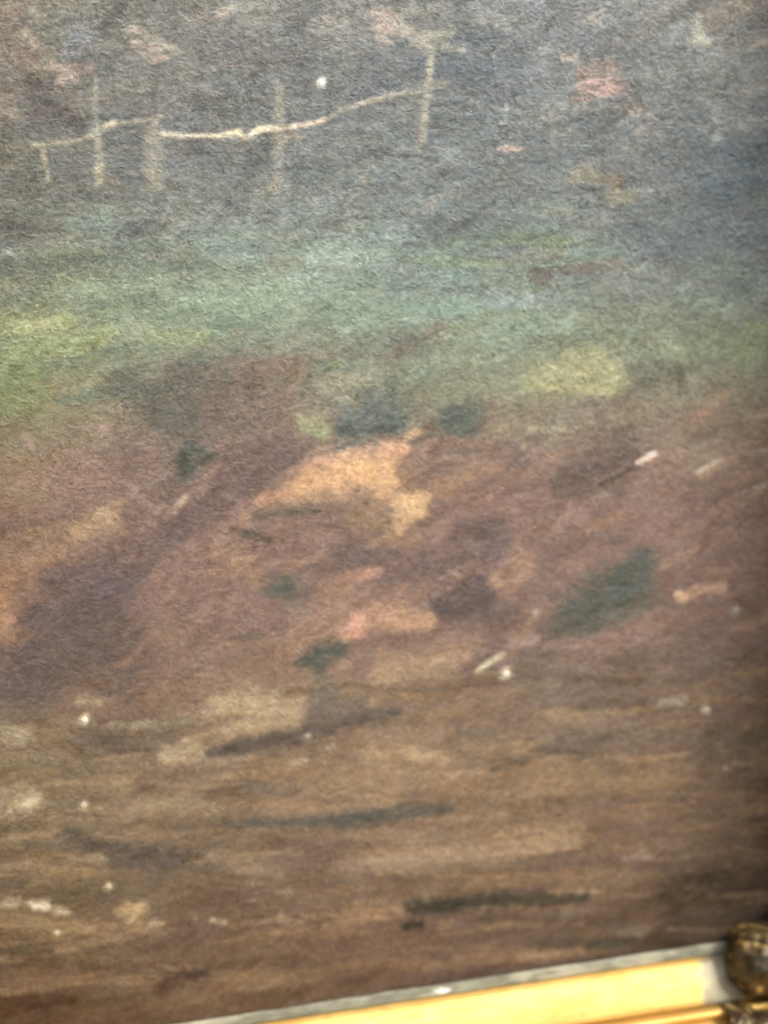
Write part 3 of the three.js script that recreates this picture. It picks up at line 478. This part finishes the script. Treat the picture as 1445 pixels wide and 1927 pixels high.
  [[[133.3, 58.8, 1.89]], [193, 180, 149], 0.9, 0.85, 0.35],
  [[[103.1, 298.9, 1.3]], [163, 165, 153], 0.9, 0.85, 0.35],
  [[[113.4, 43.2, 1.18]], [197, 182, 147], 0.9, 0.85, 0.35],
];
const THICK_DABS = [  // [x mm, y mm, half length mm, half width mm, turn degrees, pigment]
  [216.5, 350.6, 1.07, 0.94, 0, [242, 240, 230]],
  [126.0, 124.9, 1.26, 1.12, -15, [242, 230, 199]],
  [287.5, 122.4, 1.49, 1.19, 0, [234, 223, 194]],
  [124.8, 92.0, 1.13, 1.13, 0, [201, 190, 161]],
  [209.7, 107.5, 1.02, 0.87, 0, [166, 153, 133]],
  [298.7, 144.7, 1.03, 0.89, 70, [164, 149, 133]],
  [380.1, 136.4, 1.22, 1.07, 80, [153, 141, 128]],
  [369.2, 97.5, 1.23, 1.08, 30, [180, 168, 151]],
  [133.3, 58.8, 1.15, 1.15, 0, [195, 182, 151]],
  [103.1, 298.9, 0.79, 0.66, 0, [164, 166, 155]],
  [377.9, 72.5, 0.62, 0.47, 0, [180, 162, 141]],
  [113.4, 43.2, 0.72, 0.86, 20, [199, 184, 149]],
  [313.9, 215.3, 0.44, 0.44, 0, [190, 184, 161]],
  [112.8, 279.6, 0.4, 0.4, 0, [190, 197, 155]],
  [151.8, 309.7, 0.53, 0.26, 10, [190, 192, 184]],
  [124.3, 301.1, 0.53, 0.26, 5, [194, 199, 184]],
];

const TW = 1720, TH = 2048;
const MX = (PW + 2 * LAP) / TW, MY = (PH + 2 * LAP) / TH;
const CR = new Float32Array(TW * TH), CG = new Float32Array(TW * TH), CB = new Float32Array(TW * TH), HT = new Float32Array(TW * TH);
const toX = i => (i + 0.5) * MX - LAP, toY = j => (j + 0.5) * MY - LAP;
{ // underpainting: broad tones, scrubbed into one another
  const ny = GROUND_TONES.length, nx = GROUND_TONES[0].length / 3;
  const g = GROUND_TONES.map(r => Array.from({ length: nx }, (_, i) => r.slice(i * 3, i * 3 + 3)));
  for (let j = 0; j < TH; j++) for (let i = 0; i < TW; i++) {
    const x = toX(i), y = toY(j);
    const wx = x + (fbm(x / 16, y / 9) - 0.5) * 34, wy = y + (fbm(x / 18 + 40, y / 8 + 9) - 0.5) * 22;
    const u = clamp(wx / PW, 0, 0.9999) * (nx - 1), v = clamp(wy / PH, 0, 0.9999) * (ny - 1);
    const a = Math.floor(u), b = Math.floor(v), s = u - a, t = v - b, k = j * TW + i;
    const A = g[b][a], B = g[b][a + 1], C = g[b + 1][a], D = g[b + 1][a + 1];
    const w0 = (1 - s) * (1 - t), w1 = s * (1 - t), w2 = (1 - s) * t, w3 = s * t;
    CR[k] = A[0] * w0 + B[0] * w1 + C[0] * w2 + D[0] * w3;
    CG[k] = A[1] * w0 + B[1] * w1 + C[1] * w2 + D[1] * w3;
    CB[k] = A[2] * w0 + B[2] * w1 + C[2] * w2 + D[2] * w3;
    HT[k] = 0.3;
  }
}
function lay(pts, c, opacity, soft, ragged, ridge) {    // one stroke: a chain of tapered segments with a ragged, bristled edge
  let x0 = 1e9, x1 = -1e9, y0 = 1e9, y1 = -1e9, rm = 0;
  for (const [x, y, r] of pts) { x0 = Math.min(x0, x - r); x1 = Math.max(x1, x + r); y0 = Math.min(y0, y - r); y1 = Math.max(y1, y + r); rm = Math.max(rm, r); }
  const pad = rm * (0.5 + ragged * 0.6) + 0.6;
  const i0 = Math.max(0, Math.floor((x0 - pad + LAP) / MX)), i1 = Math.min(TW - 1, Math.ceil((x1 + pad + LAP) / MX));
  const j0 = Math.max(0, Math.floor((y0 - pad + LAP) / MY)), j1 = Math.min(TH - 1, Math.ceil((y1 + pad + LAP) / MY));
  const o = rnd() * 300;
  for (let j = j0; j <= j1; j++) for (let i = i0; i <= i1; i++) {
    const x = toX(i), y = toY(j);
    let best = 1e9;
    for (let s = 0; s < Math.max(1, pts.length - 1); s++) {
      const A = pts[s], B = pts[Math.min(s + 1, pts.length - 1)], dx = B[0] - A[0], dy = B[1] - A[1], L = dx * dx + dy * dy;
      const t = L ? clamp(((x - A[0]) * dx + (y - A[1]) * dy) / L, 0, 1) : 0;
      const ex = x - A[0] - dx * t, ey = y - A[1] - dy * t;
      const d = Math.sqrt(ex * ex + ey * ey) / (A[2] + (B[2] - A[2]) * t);
      if (d < best) best = d;
    }
    if (best > 1.6 + ragged * 0.6) continue;
    const n = (vn(x / (rm * 0.7 + 0.5) + o, y / (rm * 0.5 + 0.4) + o) - 0.5) * 0.75 + (vn(x / 1.3 + o, y / 0.9) - 0.5) * 0.65;
    const d = best + n * ragged * 0.85;
    let m = 1 - smooth(1 - soft * 0.95, 1 + soft * 0.75, d);
    if (m <= 0) continue;
    const dry = 0.8 + 0.6 * (vn(x / 2.4 + o, y / 0.9 + o) - 0.5) + 0.6 * (fbm(x / 4.5, y / 2.2 + o) - 0.5);
    m *= clamp(opacity * dry * 1.2, 0, 1);
    const k = j * TW + i;
    CR[k] += (c[0] - CR[k]) * m; CG[k] += (c[1] - CG[k]) * m; CB[k] += (c[2] - CB[k]) * m;
    HT[k] += ridge * m * (0.6 + 0.8 * (dry - 0.78));
  }
}
function angleAt(x, y) {                                // the way the brush went, in radians
  const h = y / PH;
  const base = h > 0.78 ? 0.35 : h > 0.6 ? 0.08 : h > 0.33 ? 0.5 : 0.06;
  return base + (vn(x / 30, y / 22) - 0.5) * 1.5;
}
function scumble(count, len, wid, jitter, reach, alpha) {   // many short touches picked up from the colours nearby
  for (let q = 0; q < count; q++) {
    const x = rnd() * (PW + 10) - 5, y = rnd() * (PH + 10) - 5, a = angleAt(x, y), l = len * (0.5 + rnd()), w = wid * (0.5 + rnd());
    const sx = clamp(Math.round((x + (rnd() - 0.5) * reach + LAP) / MX), 0, TW - 1), sy = clamp(Math.round((y + (rnd() - 0.5) * reach * 0.6 + LAP) / MY), 0, TH - 1), k = sy * TW + sx;
    const v = (rnd() - 0.5) * 2 * jitter, wv = (rnd() - 0.5) * jitter * 0.3;
    const dx = Math.cos(a) * l / 2, dy = Math.sin(a) * l / 2, b = (rnd() - 0.5) * w * 1.5;
    lay([[x - dx, y - dy, w * 0.5], [x - dy / l * b, y + dx / l * b, w], [x + dx, y + dy, w * 0.4]], [CR[k] + v + wv, CG[k] + v, CB[k] + v - wv], alpha * (0.6 + 0.7 * rnd()), 0.9, 1.0, 0.16);
  }
}
scumble(1500, 18, 3.2, 16, 12, 0.5);
// families of brush marks: [count, x from, x to, y from, y to (mm), length from, to, half width from, to, lean degrees, spread, opacity from, to, pigments]
for (const [n, xa, xb, ya, yb, la, lb, wa, wb, lean, spread, oa, ob, tones] of [
  [190, 60, 410, 290, 480, 9, 30, 1.1, 2.6, 20, 24, 0.3, 0.6, [[94, 96, 94], [104, 105, 102], [88, 92, 92], [156, 155, 145], [146, 144, 135], [166, 158, 147], [116, 121, 119]]],
  [50, 60, 410, 300, 480, 16, 44, 0.8, 1.6, 88, 9, 0.25, 0.45, [[99, 100, 97], [150, 149, 140], [92, 94, 93]]],
  [70, 80, 400, 300, 345, 16, 48, 0.6, 1.2, -5, 5, 0.3, 0.5, [[96, 99, 97], [90, 94, 94], [140, 142, 134]]],
  [130, 70, 410, 240, 300, 14, 44, 1.2, 2.8, -2, 10, 0.25, 0.5, [[112, 128, 112], [136, 152, 128], [128, 148, 132], [120, 138, 124], [146, 158, 122], [102, 114, 102], [124, 128, 110]]],
  [240, 60, 410, 120, 222, 10, 42, 1.4, 3.6, 27, 18, 0.22, 0.48, [[102, 86, 78], [110, 93, 84], [93, 81, 74], [150, 122, 104], [162, 131, 107], [141, 114, 98], [172, 139, 110], [126, 102, 90], [119, 101, 93]]],
  [210, 50, 420, 2, 124, 18, 70, 1.2, 3.4, -6, 5, 0.24, 0.52, [[174, 147, 114], [162, 134, 100], [152, 124, 94], [180, 152, 120], [98, 83, 68], [86, 73, 60], [106, 92, 78], [122, 101, 78], [93, 82, 73], [138, 114, 88]]],
  [120, 50, 420, 2, 124, 14, 50, 0.6, 1.3, -5, 5, 0.3, 0.55, [[174, 147, 114], [162, 134, 100], [98, 83, 68], [86, 73, 60], [138, 114, 88]]],
]) for (let q = 0; q < n; q++) {
  const x = xa + rnd() * (xb - xa), y = ya + rnd() * (yb - ya), l = (la + rnd() * (lb - la)) / 2, w = wa + rnd() * (wb - wa);
  const a = (lean + (rnd() + rnd() + rnd() - 1.5) * spread * 1.4) * Math.PI / 180, dx = l * Math.cos(a), dy = l * Math.sin(a), k = (rnd() - 0.5) * 0.24 * l, v = (rnd() - 0.5) * 12;
  const c = tones[Math.floor(rnd() * tones.length)];
  lay([[x - dx, y - dy, w * 0.5], [x, y + k, w], [x + dx, y + dy, w * 0.4]], [c[0] + v, c[1] + v, c[2] + v], oa + rnd() * (ob - oa), 0.9, 1.2, 0.2);
}
for (const [p, c, a, s, n] of BROAD_STROKES) lay(p, c, a, s, n, 0.18);
scumble(2000, 11, 1.2, 18, 5, 0.45);
scumble(6000, 5, 0.9, 20, 3.5, 0.45);
for (const [p, c, a, s, n] of FINE_STROKES) lay(p, c, a, s, n, 0.3);
scumble(9000, 2.6, 0.55, 24, 2.0, 0.5);
for (const A of [CR, CG, CB]) {                         // wet paint drawn together
  const T = new Float32Array(A.length);
  for (let pass = 0; pass < 6; pass++) {
    for (let j = 0; j < TH; j++) for (let i = 0; i < TW; i++) { const k = j * TW + i; T[k] = (A[i ? k - 1 : k] + 2 * A[k] + A[i < TW - 1 ? k + 1 : k]) / 4; }
    for (let j = 0; j < TH; j++) for (let i = 0; i < TW; i++) { const k = j * TW + i; A[k] = (T[j ? k - TW : k] + 2 * T[k] + T[j < TH - 1 ? k + TW : k]) / 4; }
  }
}

const colour = new Uint8Array(TW * TH * 4), relief = new Uint8Array(TW * TH * 4);
for (let j = 0; j < TH; j++) for (let i = 0; i < TW; i++) {
  const x = toX(i), y = toY(j), k = j * TW + i;
  // crinkled skin of old paint: short worm-like ridges whose direction wanders
  const w1 = vn(x / 3.1, y / 2.6) * 3.0, w2 = vn(x / 2.7 + 60, y / 3.3 + 11) * 3.0;
  const n1 = vn(x / 1.25 + w1, y / 0.95 + w2), n2 = vn(x / 0.7 - w2 * 1.2, y / 0.62 + w1 * 1.2 + 90), n3 = vn(x / 0.36 + 7, y / 0.36 + 3);
  const ridge = 1 - Math.abs(2 * n1 - 1), r2 = 1 - Math.abs(2 * n2 - 1);
  const crack = smooth(0.9, 1, ridge) * smooth(0.5, 0.7, vn(x / 4.3 + 31, y / 3.9 + 77));
  const fleck = smooth(0.7, 0.95, vn(x / 1.0 + y / 2.1 + 300, y / 0.8 - x / 3.5 + 40)) * smooth(0.45, 0.75, vn(x / 6 + 9, y / 5 + 130));
  const pale = smooth(0.72, 0.95, vn(x / 0.9 - y / 3 + 90, y / 0.7 + x / 4 + 190)) * smooth(0.45, 0.75, vn(x / 7 + 39, y / 5 + 30));
  const blot = fbm(x / 2.4 + 200, y / 1.6 + 100) - 0.5, big = fbm(x / 9 + 3, y / 6 + 8) - 0.5;
  const grain = (n1 - 0.5) * 15 + (n2 - 0.5) * 13 + (n3 - 0.5) * 8 + blot * 24 + big * 16 - crack * 13 - fleck * 18 + pale * 18;
  const hue = (vn(x / 4.5 + 500, y / 3 + 20) - 0.5) * 4;
  const lum = 1 + grain * (0.98 + 0.42 * smooth(140, 330, y)) * (0.55 + 0.9 * fbm(x / 20 + 12, y / 14 + 60)) / 145;   // the thicket is worked more roughly than the ground
  colour[k * 4] = clamp(CR[k] * lum + hue, 0, 255);
  colour[k * 4 + 1] = clamp(CG[k] * lum, 0, 255);
  colour[k * 4 + 2] = clamp(CB[k] * lum - hue, 0, 255);
  colour[k * 4 + 3] = 255;
  const h = clamp((HT[k] - 0.3) * 0.4 + (0.85 + 0.5 * smooth(140, 330, y)) * (0.16 * (n1 - 0.5) + 0.1 * (r2 - 0.5) + 0.22 * blot - 0.12 * crack) + 0.4, 0, 1) * 255;
  relief[k * 4] = relief[k * 4 + 1] = relief[k * 4 + 2] = h; relief[k * 4 + 3] = 255;
}

// ---------------------------------------------------------------- wall
const wallMat = new THREE.MeshStandardMaterial({ color: new THREE.Color().setRGB(0.32, 0.31, 0.29), roughness: 0.95 });
const wall = mesh('wall', new THREE.BoxGeometry(2.4, 2.6, 0.1), wallMat, scene);
wall.position.set(-0.2, 1.3, -0.075);
wall.userData = { kind: 'structure', label: 'plain wall behind the framed picture', category: 'wall' };

// ---------------------------------------------------------------- the painting
const painting = new THREE.Group(); painting.name = 'painting';
painting.position.set(-PW / 1000, HANG, 0); scene.add(painting);
painting.userData = { label: 'dim oil landscape with a pale rail fence, green meadow and brown slope', category: 'painting' };
const paintMat = new THREE.MeshPhysicalMaterial({
  map: rgbTexture(colour, TW, TH, true), bumpMap: rgbTexture(relief, TW, TH, false), bumpScale: 0.0008,
  roughness: 0.5, specularIntensity: 0.6,
});
const skin = mesh('painted_surface', new THREE.PlaneGeometry((PW + 2 * LAP) / 1000, (PH + 2 * LAP) / 1000), paintMat, painting);
skin.position.set(PW / 2000, PH / 2000, 0);
const linen = new THREE.MeshStandardMaterial({ color: new THREE.Color().setRGB(0.36, 0.29, 0.2), roughness: 0.95 });
const canvasBody = mesh('canvas', new THREE.BoxGeometry((PW + 2 * LAP) / 1000, (PH + 2 * LAP) / 1000, 0.014), linen, painting);
canvasBody.position.set(PW / 2000, PH / 2000, -0.0074);
const dabMats = new Map();
for (const [x, y, l, w, turn, c] of THICK_DABS) {       // specks of thick light paint standing proud of the surface
  const tone = c.join(' ');
  if (!dabMats.has(tone)) dabMats.set(tone, new THREE.MeshPhysicalMaterial({ color: new THREE.Color().setRGB(c[0] / 255, c[1] / 255, c[2] / 255, THREE.SRGBColorSpace), roughness: 0.45 }));
  const g = new THREE.SphereGeometry(1, 14, 8, 0, Math.PI * 2, 0, Math.PI / 2), p = g.attributes.position;
  for (let i = 0; i < p.count; i++) {
    const a = Math.atan2(p.getZ(i), p.getX(i)), k = 1 + 0.3 * (vn(Math.cos(a) * 1.6 + x, Math.sin(a) * 1.6 + y) - 0.5);
    p.setXYZ(i, p.getX(i) * k, p.getY(i) * (0.85 + 0.3 * vn(p.getX(i) * 2 + y, p.getZ(i) * 2)), p.getZ(i) * k);
  }
  g.rotateX(Math.PI / 2); g.scale(l / 1000, w / 1000, Math.min(l, w) * 0.00016); g.computeVertexNormals();
  const m = mesh('paint_dab', g, dabMats.get(tone), painting);
  m.position.set(x / 1000, y / 1000, 0.00005); m.rotation.z = turn * Math.PI / 180;
}

// ---------------------------------------------------------------- the gilt frame
const frame = new THREE.Group(); frame.name = 'picture_frame';
frame.position.set(-PW / 2000, HANG, 0); scene.add(frame);
frame.userData = { label: 'gilt picture frame with dusty grey inner edge and carved corner leaf', category: 'picture frame' };

// Surfaces of the rails: u is the run along the rail in metres (0 at its middle), v the way across in metres.
function railTexture(w, h, len, span, fn) {
  const c = new Uint8Array(w * h * 4);
  for (let j = 0; j < h; j++) for (let i = 0; i < w; i++) {
    const o = fn((i / w - 0.5) * len * 1000, j / h * span * 1000);
    for (let q = 0; q < 3; q++) c[(j * w + i) * 4 + q] = clamp(o[q], 0, 255);
    c[(j * w + i) * 4 + 3] = 255;
  }
  const t = rgbTexture(c, w, h, true);
  t.repeat.set(1 / len, 1 / span); t.offset.set(0.5, 0);
  return t;
}
const mix3 = (a, b, t) => [a[0] + (b[0] - a[0]) * t, a[1] + (b[1] - a[1]) * t, a[2] + (b[2] - a[2]) * t];
function giltTone(s, v, o) {                            // burnished leaf: streaks along the run, rubbed spots of bole
  const st = fbm(s / 26 + o, v / 0.9) - 0.5, bl = fbm(s / 7 + o, v / 4 + o) - 0.5, sp = vn(s / 1.1 + o, v / 1.1);
  let c = mix3([208, 166, 88], [230, 196, 118], clamp(0.5 + st * 1.3 + bl * 0.9, 0, 1));
  c = mix3(c, [190, 146, 88], smooth(0.62, 0.85, fbm(s / 4 + 90 + o, v / 1.5 + 30)) * 0.5 + smooth(0.93, 1, sp) * 0.35);
  return c;
}
const CORNER_GREY = [158, 155, 134];
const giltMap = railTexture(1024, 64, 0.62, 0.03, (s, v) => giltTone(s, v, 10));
const lowerGiltMap = railTexture(1024, 96, 0.62, 0.03, (s, v) => {   // lower rail: the leaf turns grey along a ragged edge by the right corner
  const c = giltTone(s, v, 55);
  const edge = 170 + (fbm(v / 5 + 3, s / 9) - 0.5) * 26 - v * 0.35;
  return mix3(c, mix3(CORNER_GREY, [150, 140, 116], fbm(s / 3, v / 2)), smooth(-5, 6, s - edge));
});
const CHIP = 61.4;
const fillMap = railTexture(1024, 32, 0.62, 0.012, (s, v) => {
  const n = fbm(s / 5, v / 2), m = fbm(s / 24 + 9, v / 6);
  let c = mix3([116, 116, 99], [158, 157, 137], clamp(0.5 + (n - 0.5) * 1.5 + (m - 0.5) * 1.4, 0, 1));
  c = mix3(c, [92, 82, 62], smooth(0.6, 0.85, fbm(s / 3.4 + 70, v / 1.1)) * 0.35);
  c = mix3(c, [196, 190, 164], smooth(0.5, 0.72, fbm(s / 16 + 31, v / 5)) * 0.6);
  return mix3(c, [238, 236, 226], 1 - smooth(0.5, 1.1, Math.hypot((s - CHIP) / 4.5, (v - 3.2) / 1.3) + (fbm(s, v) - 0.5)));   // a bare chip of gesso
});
const M = {
  gilt: new THREE.MeshPhysicalMaterial({ map: giltMap, metalness: 0.55, roughness: 0.55 }),
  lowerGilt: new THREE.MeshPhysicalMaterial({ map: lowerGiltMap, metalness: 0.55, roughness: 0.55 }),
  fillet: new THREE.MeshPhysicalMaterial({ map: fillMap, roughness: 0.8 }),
  moulding: new THREE.MeshPhysicalMaterial({ map: giltMap, metalness: 0.55, roughness: 0.58 }),
};
// profile points: [outward from the sight edge, forward of the painted surface], millimetres
const arc = (cx, cz, r, a0, a1, n) => Array.from({ length: n + 1 }, (_, i) => { const a = a0 + (a1 - a0) * i / n; return [cx + r * Math.cos(a), cz + r * Math.sin(a)]; });
const PROFILE = {
  fillet: [[0, 0.3], [0, 1.3], [0.3, 1.8], [0.9, 2.0], [3.2, 2.5], [3.8, 2.4], [4.1, 1.8], [4.15, 0.3]],
  cove: [[4.1, 0.3], [4.15, 2.3], [4.5, 3.2], [5.0, 4.3], [6.0, 5.4], [7.6, 6.7], [9.6, 8.1], [12, 9.7], [14.6, 11.2], [17.2, 12.5], [18.8, 13.1], [19.6, 13.0], [20.4, 12.0], [20.8, 10.8], [20.9, 2]],
  bead: [[21.0, 8], ...arc(23.0, 14.6, 1.9, Math.PI * 1.05, Math.PI * -0.05, 12), [24.9, 8]],
  moulding: [[25.0, 6], [25.1, 14.0], [26.0, 15.2], [27.4, 18], [28.4, 24], [29.0, 33], [29.8, 44], [31, 51], [34, 55], [38, 56.5], [45, 54], [51, 45], [56, 33], [58.5, 22], [60, 12], [62, 8], [64, 2], [64, -22], [4.6, -22], [4.6, -15], [9, -15], [9, 4]],
};
const SIDES = [                                         // origin at the middle of each sight edge; d along, o outward
  { c: [0, 0], d: [1, 0], o: [0, -1], len: PW }, { c: [PW / 2, PH / 2], d: [0, 1], o: [1, 0], len: PH },
  { c: [0, PH], d: [-1, 0], o: [0, 1], len: PW }, { c: [-PW / 2, PH / 2], d: [0, -1], o: [-1, 0], len: PH },
];
function run(profile, side, segs, wob) {                // sweep of a profile with mitred ends
  const P = [], U = [], I = [], n = profile.length;
  let acc = [0];
  for (let q = 1; q < n; q++) acc[q] = acc[q - 1] + Math.hypot(profile[q][0] - profile[q - 1][0], profile[q][1] - profile[q - 1][1]);
  for (let i = 0; i <= segs; i++) for (let q = 0; q < n; q++) {
    const [v, z] = profile[q], half = side.len / 2 + v, s = (i / segs * 2 - 1) * half;
    const e = 1 - Math.abs(i / segs * 2 - 1) ** 12;
    const dv = (fbm(s / 14 + q * 0.15 + side.len, q * 0.2) - 0.5) * wob * e, dz = (fbm(s / 9 + 50 + q * 0.15, q * 0.2 + 7) - 0.5) * wob * e;
    P.push((side.c[0] + side.d[0] * s + side.o[0] * (v + dv)) / 1000, (side.c[1] + side.d[1] * s + side.o[1] * (v + dv)) / 1000, (z + dz) / 1000);
    U.push(s / 1000, acc[q] / 1000);
  }
  for (let i = 0; i < segs; i++) for (let q = 0; q < n - 1; q++) {
    const a = i * n + q, b = a + 1, c = a + n, d = c + 1;
    I.push(a, c, b, b, c, d);
  }
  const g = new THREE.BufferGeometry();
  g.setAttribute('position', new THREE.Float32BufferAttribute(P, 3));
  g.setAttribute('uv', new THREE.Float32BufferAttribute(U, 2));
  g.setIndex(I); g.computeVertexNormals();
  return g;
}
SIDES.forEach((side, k) => {
  const rail = mesh('rail', run(PROFILE.moulding, side, 90, 0.25), M.moulding, frame);
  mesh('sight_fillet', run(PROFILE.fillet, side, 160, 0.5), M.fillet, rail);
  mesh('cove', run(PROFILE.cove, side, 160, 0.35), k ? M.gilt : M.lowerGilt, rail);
  mesh('bead', run(PROFILE.bead, side, 160, 0.3), M.gilt, rail);
});

// carved leaf over each corner: one tongue pointing into the picture, two pairs of lobes along the rails, veins between
function carve() {
  const R = 84, ext = 46, mc = new MarchingCubes(R, new THREE.MeshBasicMaterial(), false, false, 200000);
  const caps = [                                        // [ax, ay, az, ra, bx, by, bz, rb]; x, y: in the frame's plane from the sight corner, both outward
    [30, 30, 26, 16, 8, 6, 12, 15], [8, 6, 12, 15, 4, -10, 10, 14], [2, 2, 11, 14, -7, 3, 9, 10],
    [40, 6, 20, 12, 31, -26, 15, 12], [6, 40, 20, 12, -26, 31, 15, 12],
    [48, 14, 34, 11, 60, -8, 30, 7], [14, 48, 34, 11, -8, 60, 30, 7],
    [34, 34, 32, 14, 46, 46, 34, 12],
  ];
  const smin = (a, b, k) => { const h = clamp(0.5 + 0.5 * (b - a) / k, 0, 1); return b + (a - b) * h - k * h * (1 - h); };
  const C0 = [18, 18, 20];
  for (let z = 0; z < R; z++) for (let y = 0; y < R; y++) for (let x = 0; x < R; x++) {
    const px = C0[0] + (x - R / 2) / (R / 2) * ext, py = C0[1] + (y - R / 2) / (R / 2) * ext, pz = C0[2] + (z - R / 2) / (R / 2) * ext;
    let d = 1e3;
    for (const [ax, ay, az, ra, bx, by, bz, rb] of caps) {
      const dx = bx - ax, dy = by - ay, dz = bz - az, L = dx * dx + dy * dy + dz * dz;
      const t = clamp(((px - ax) * dx + (py - ay) * dy + (pz - az) * dz) / L, 0, 1);
      const ex = px - ax - dx * t, ey = py - ay - dy * t, ez = pz - az - dz * t;
      d = smin(d, Math.sqrt(ex * ex + ey * ey + ez * ez) - (ra + (rb - ra) * t), 2.2);
    }
    d += (vn(px / 4 + 9, py / 4 + pz / 5) - 0.5) * 1.6 + (vn(px / 1.7 + pz / 2, py / 1.7 + 40) - 0.5) * 0.7;
    d += 1.5 * (Math.abs(Math.sin(Math.atan2(py - 32, px - 32) * 7 + pz * 0.05)) - 0.6) * smooth(8, 18, Math.hypot(px - 32, py - 32));
    mc.field[x + y * R + z * R * R] = -d;
  }
  mc.isolation = 0; mc.update();
  const n = mc.count, pos = new Float32Array(n * 3);
  for (let i = 0; i < n; i++) for (let q = 0; q < 3; q++) pos[i * 3 + q] = (C0[q] + mc.positionArray[i * 3 + q] * ext) / 1000;
  let g = new THREE.BufferGeometry();
  g.setAttribute('position', new THREE.BufferAttribute(pos, 3));
  g = mergeVertices(g, 1e-5); g.computeVertexNormals();
  const p = g.attributes.position, col = new Float32Array(p.count * 3);
  for (let i = 0; i < p.count; i++) {                   // dark brown gilding with patches of gold and grey dust
    const x = p.getX(i) * 1000, y = p.getY(i) * 1000, z = p.getZ(i) * 1000;
    let c = mix3([0.045, 0.03, 0.014], [0.1, 0.066, 0.03], vn(x / 3 + z / 4, y / 3));
    c = mix3(c, [0.16, 0.145, 0.105], smooth(0.46, 0.68, fbm(x / 7 + 20, y / 7 + z / 8)) * 0.75);
    c = mix3(c, [0.75, 0.52, 0.2], smooth(0.56, 0.7, fbm(x / 6 + 80, y / 6 - z / 6)) * 0.8);
    col.set(c, i * 3);
  }
  g.setAttribute('color', new THREE.BufferAttribute(col, 3));
  return g;
}
const leaf = carve();
const leafMat = new THREE.MeshPhysicalMaterial({ vertexColors: true, metalness: 0.6, roughness: 0.4 });
// the leaf is cut in the corner's own axes (both pointing outward) and set on each corner
[[1, 0, -Math.PI / 2], [1, PH / 1000, 0], [-1, PH / 1000, Math.PI / 2], [-1, 0, Math.PI]].forEach(([sx, y, turn]) => {
  const m = mesh('corner_leaf', leaf, leafMat, frame);
  m.position.set(sx * PW / 2000, y, 0); m.rotation.z = turn;
});

renderer.render(scene, camera);
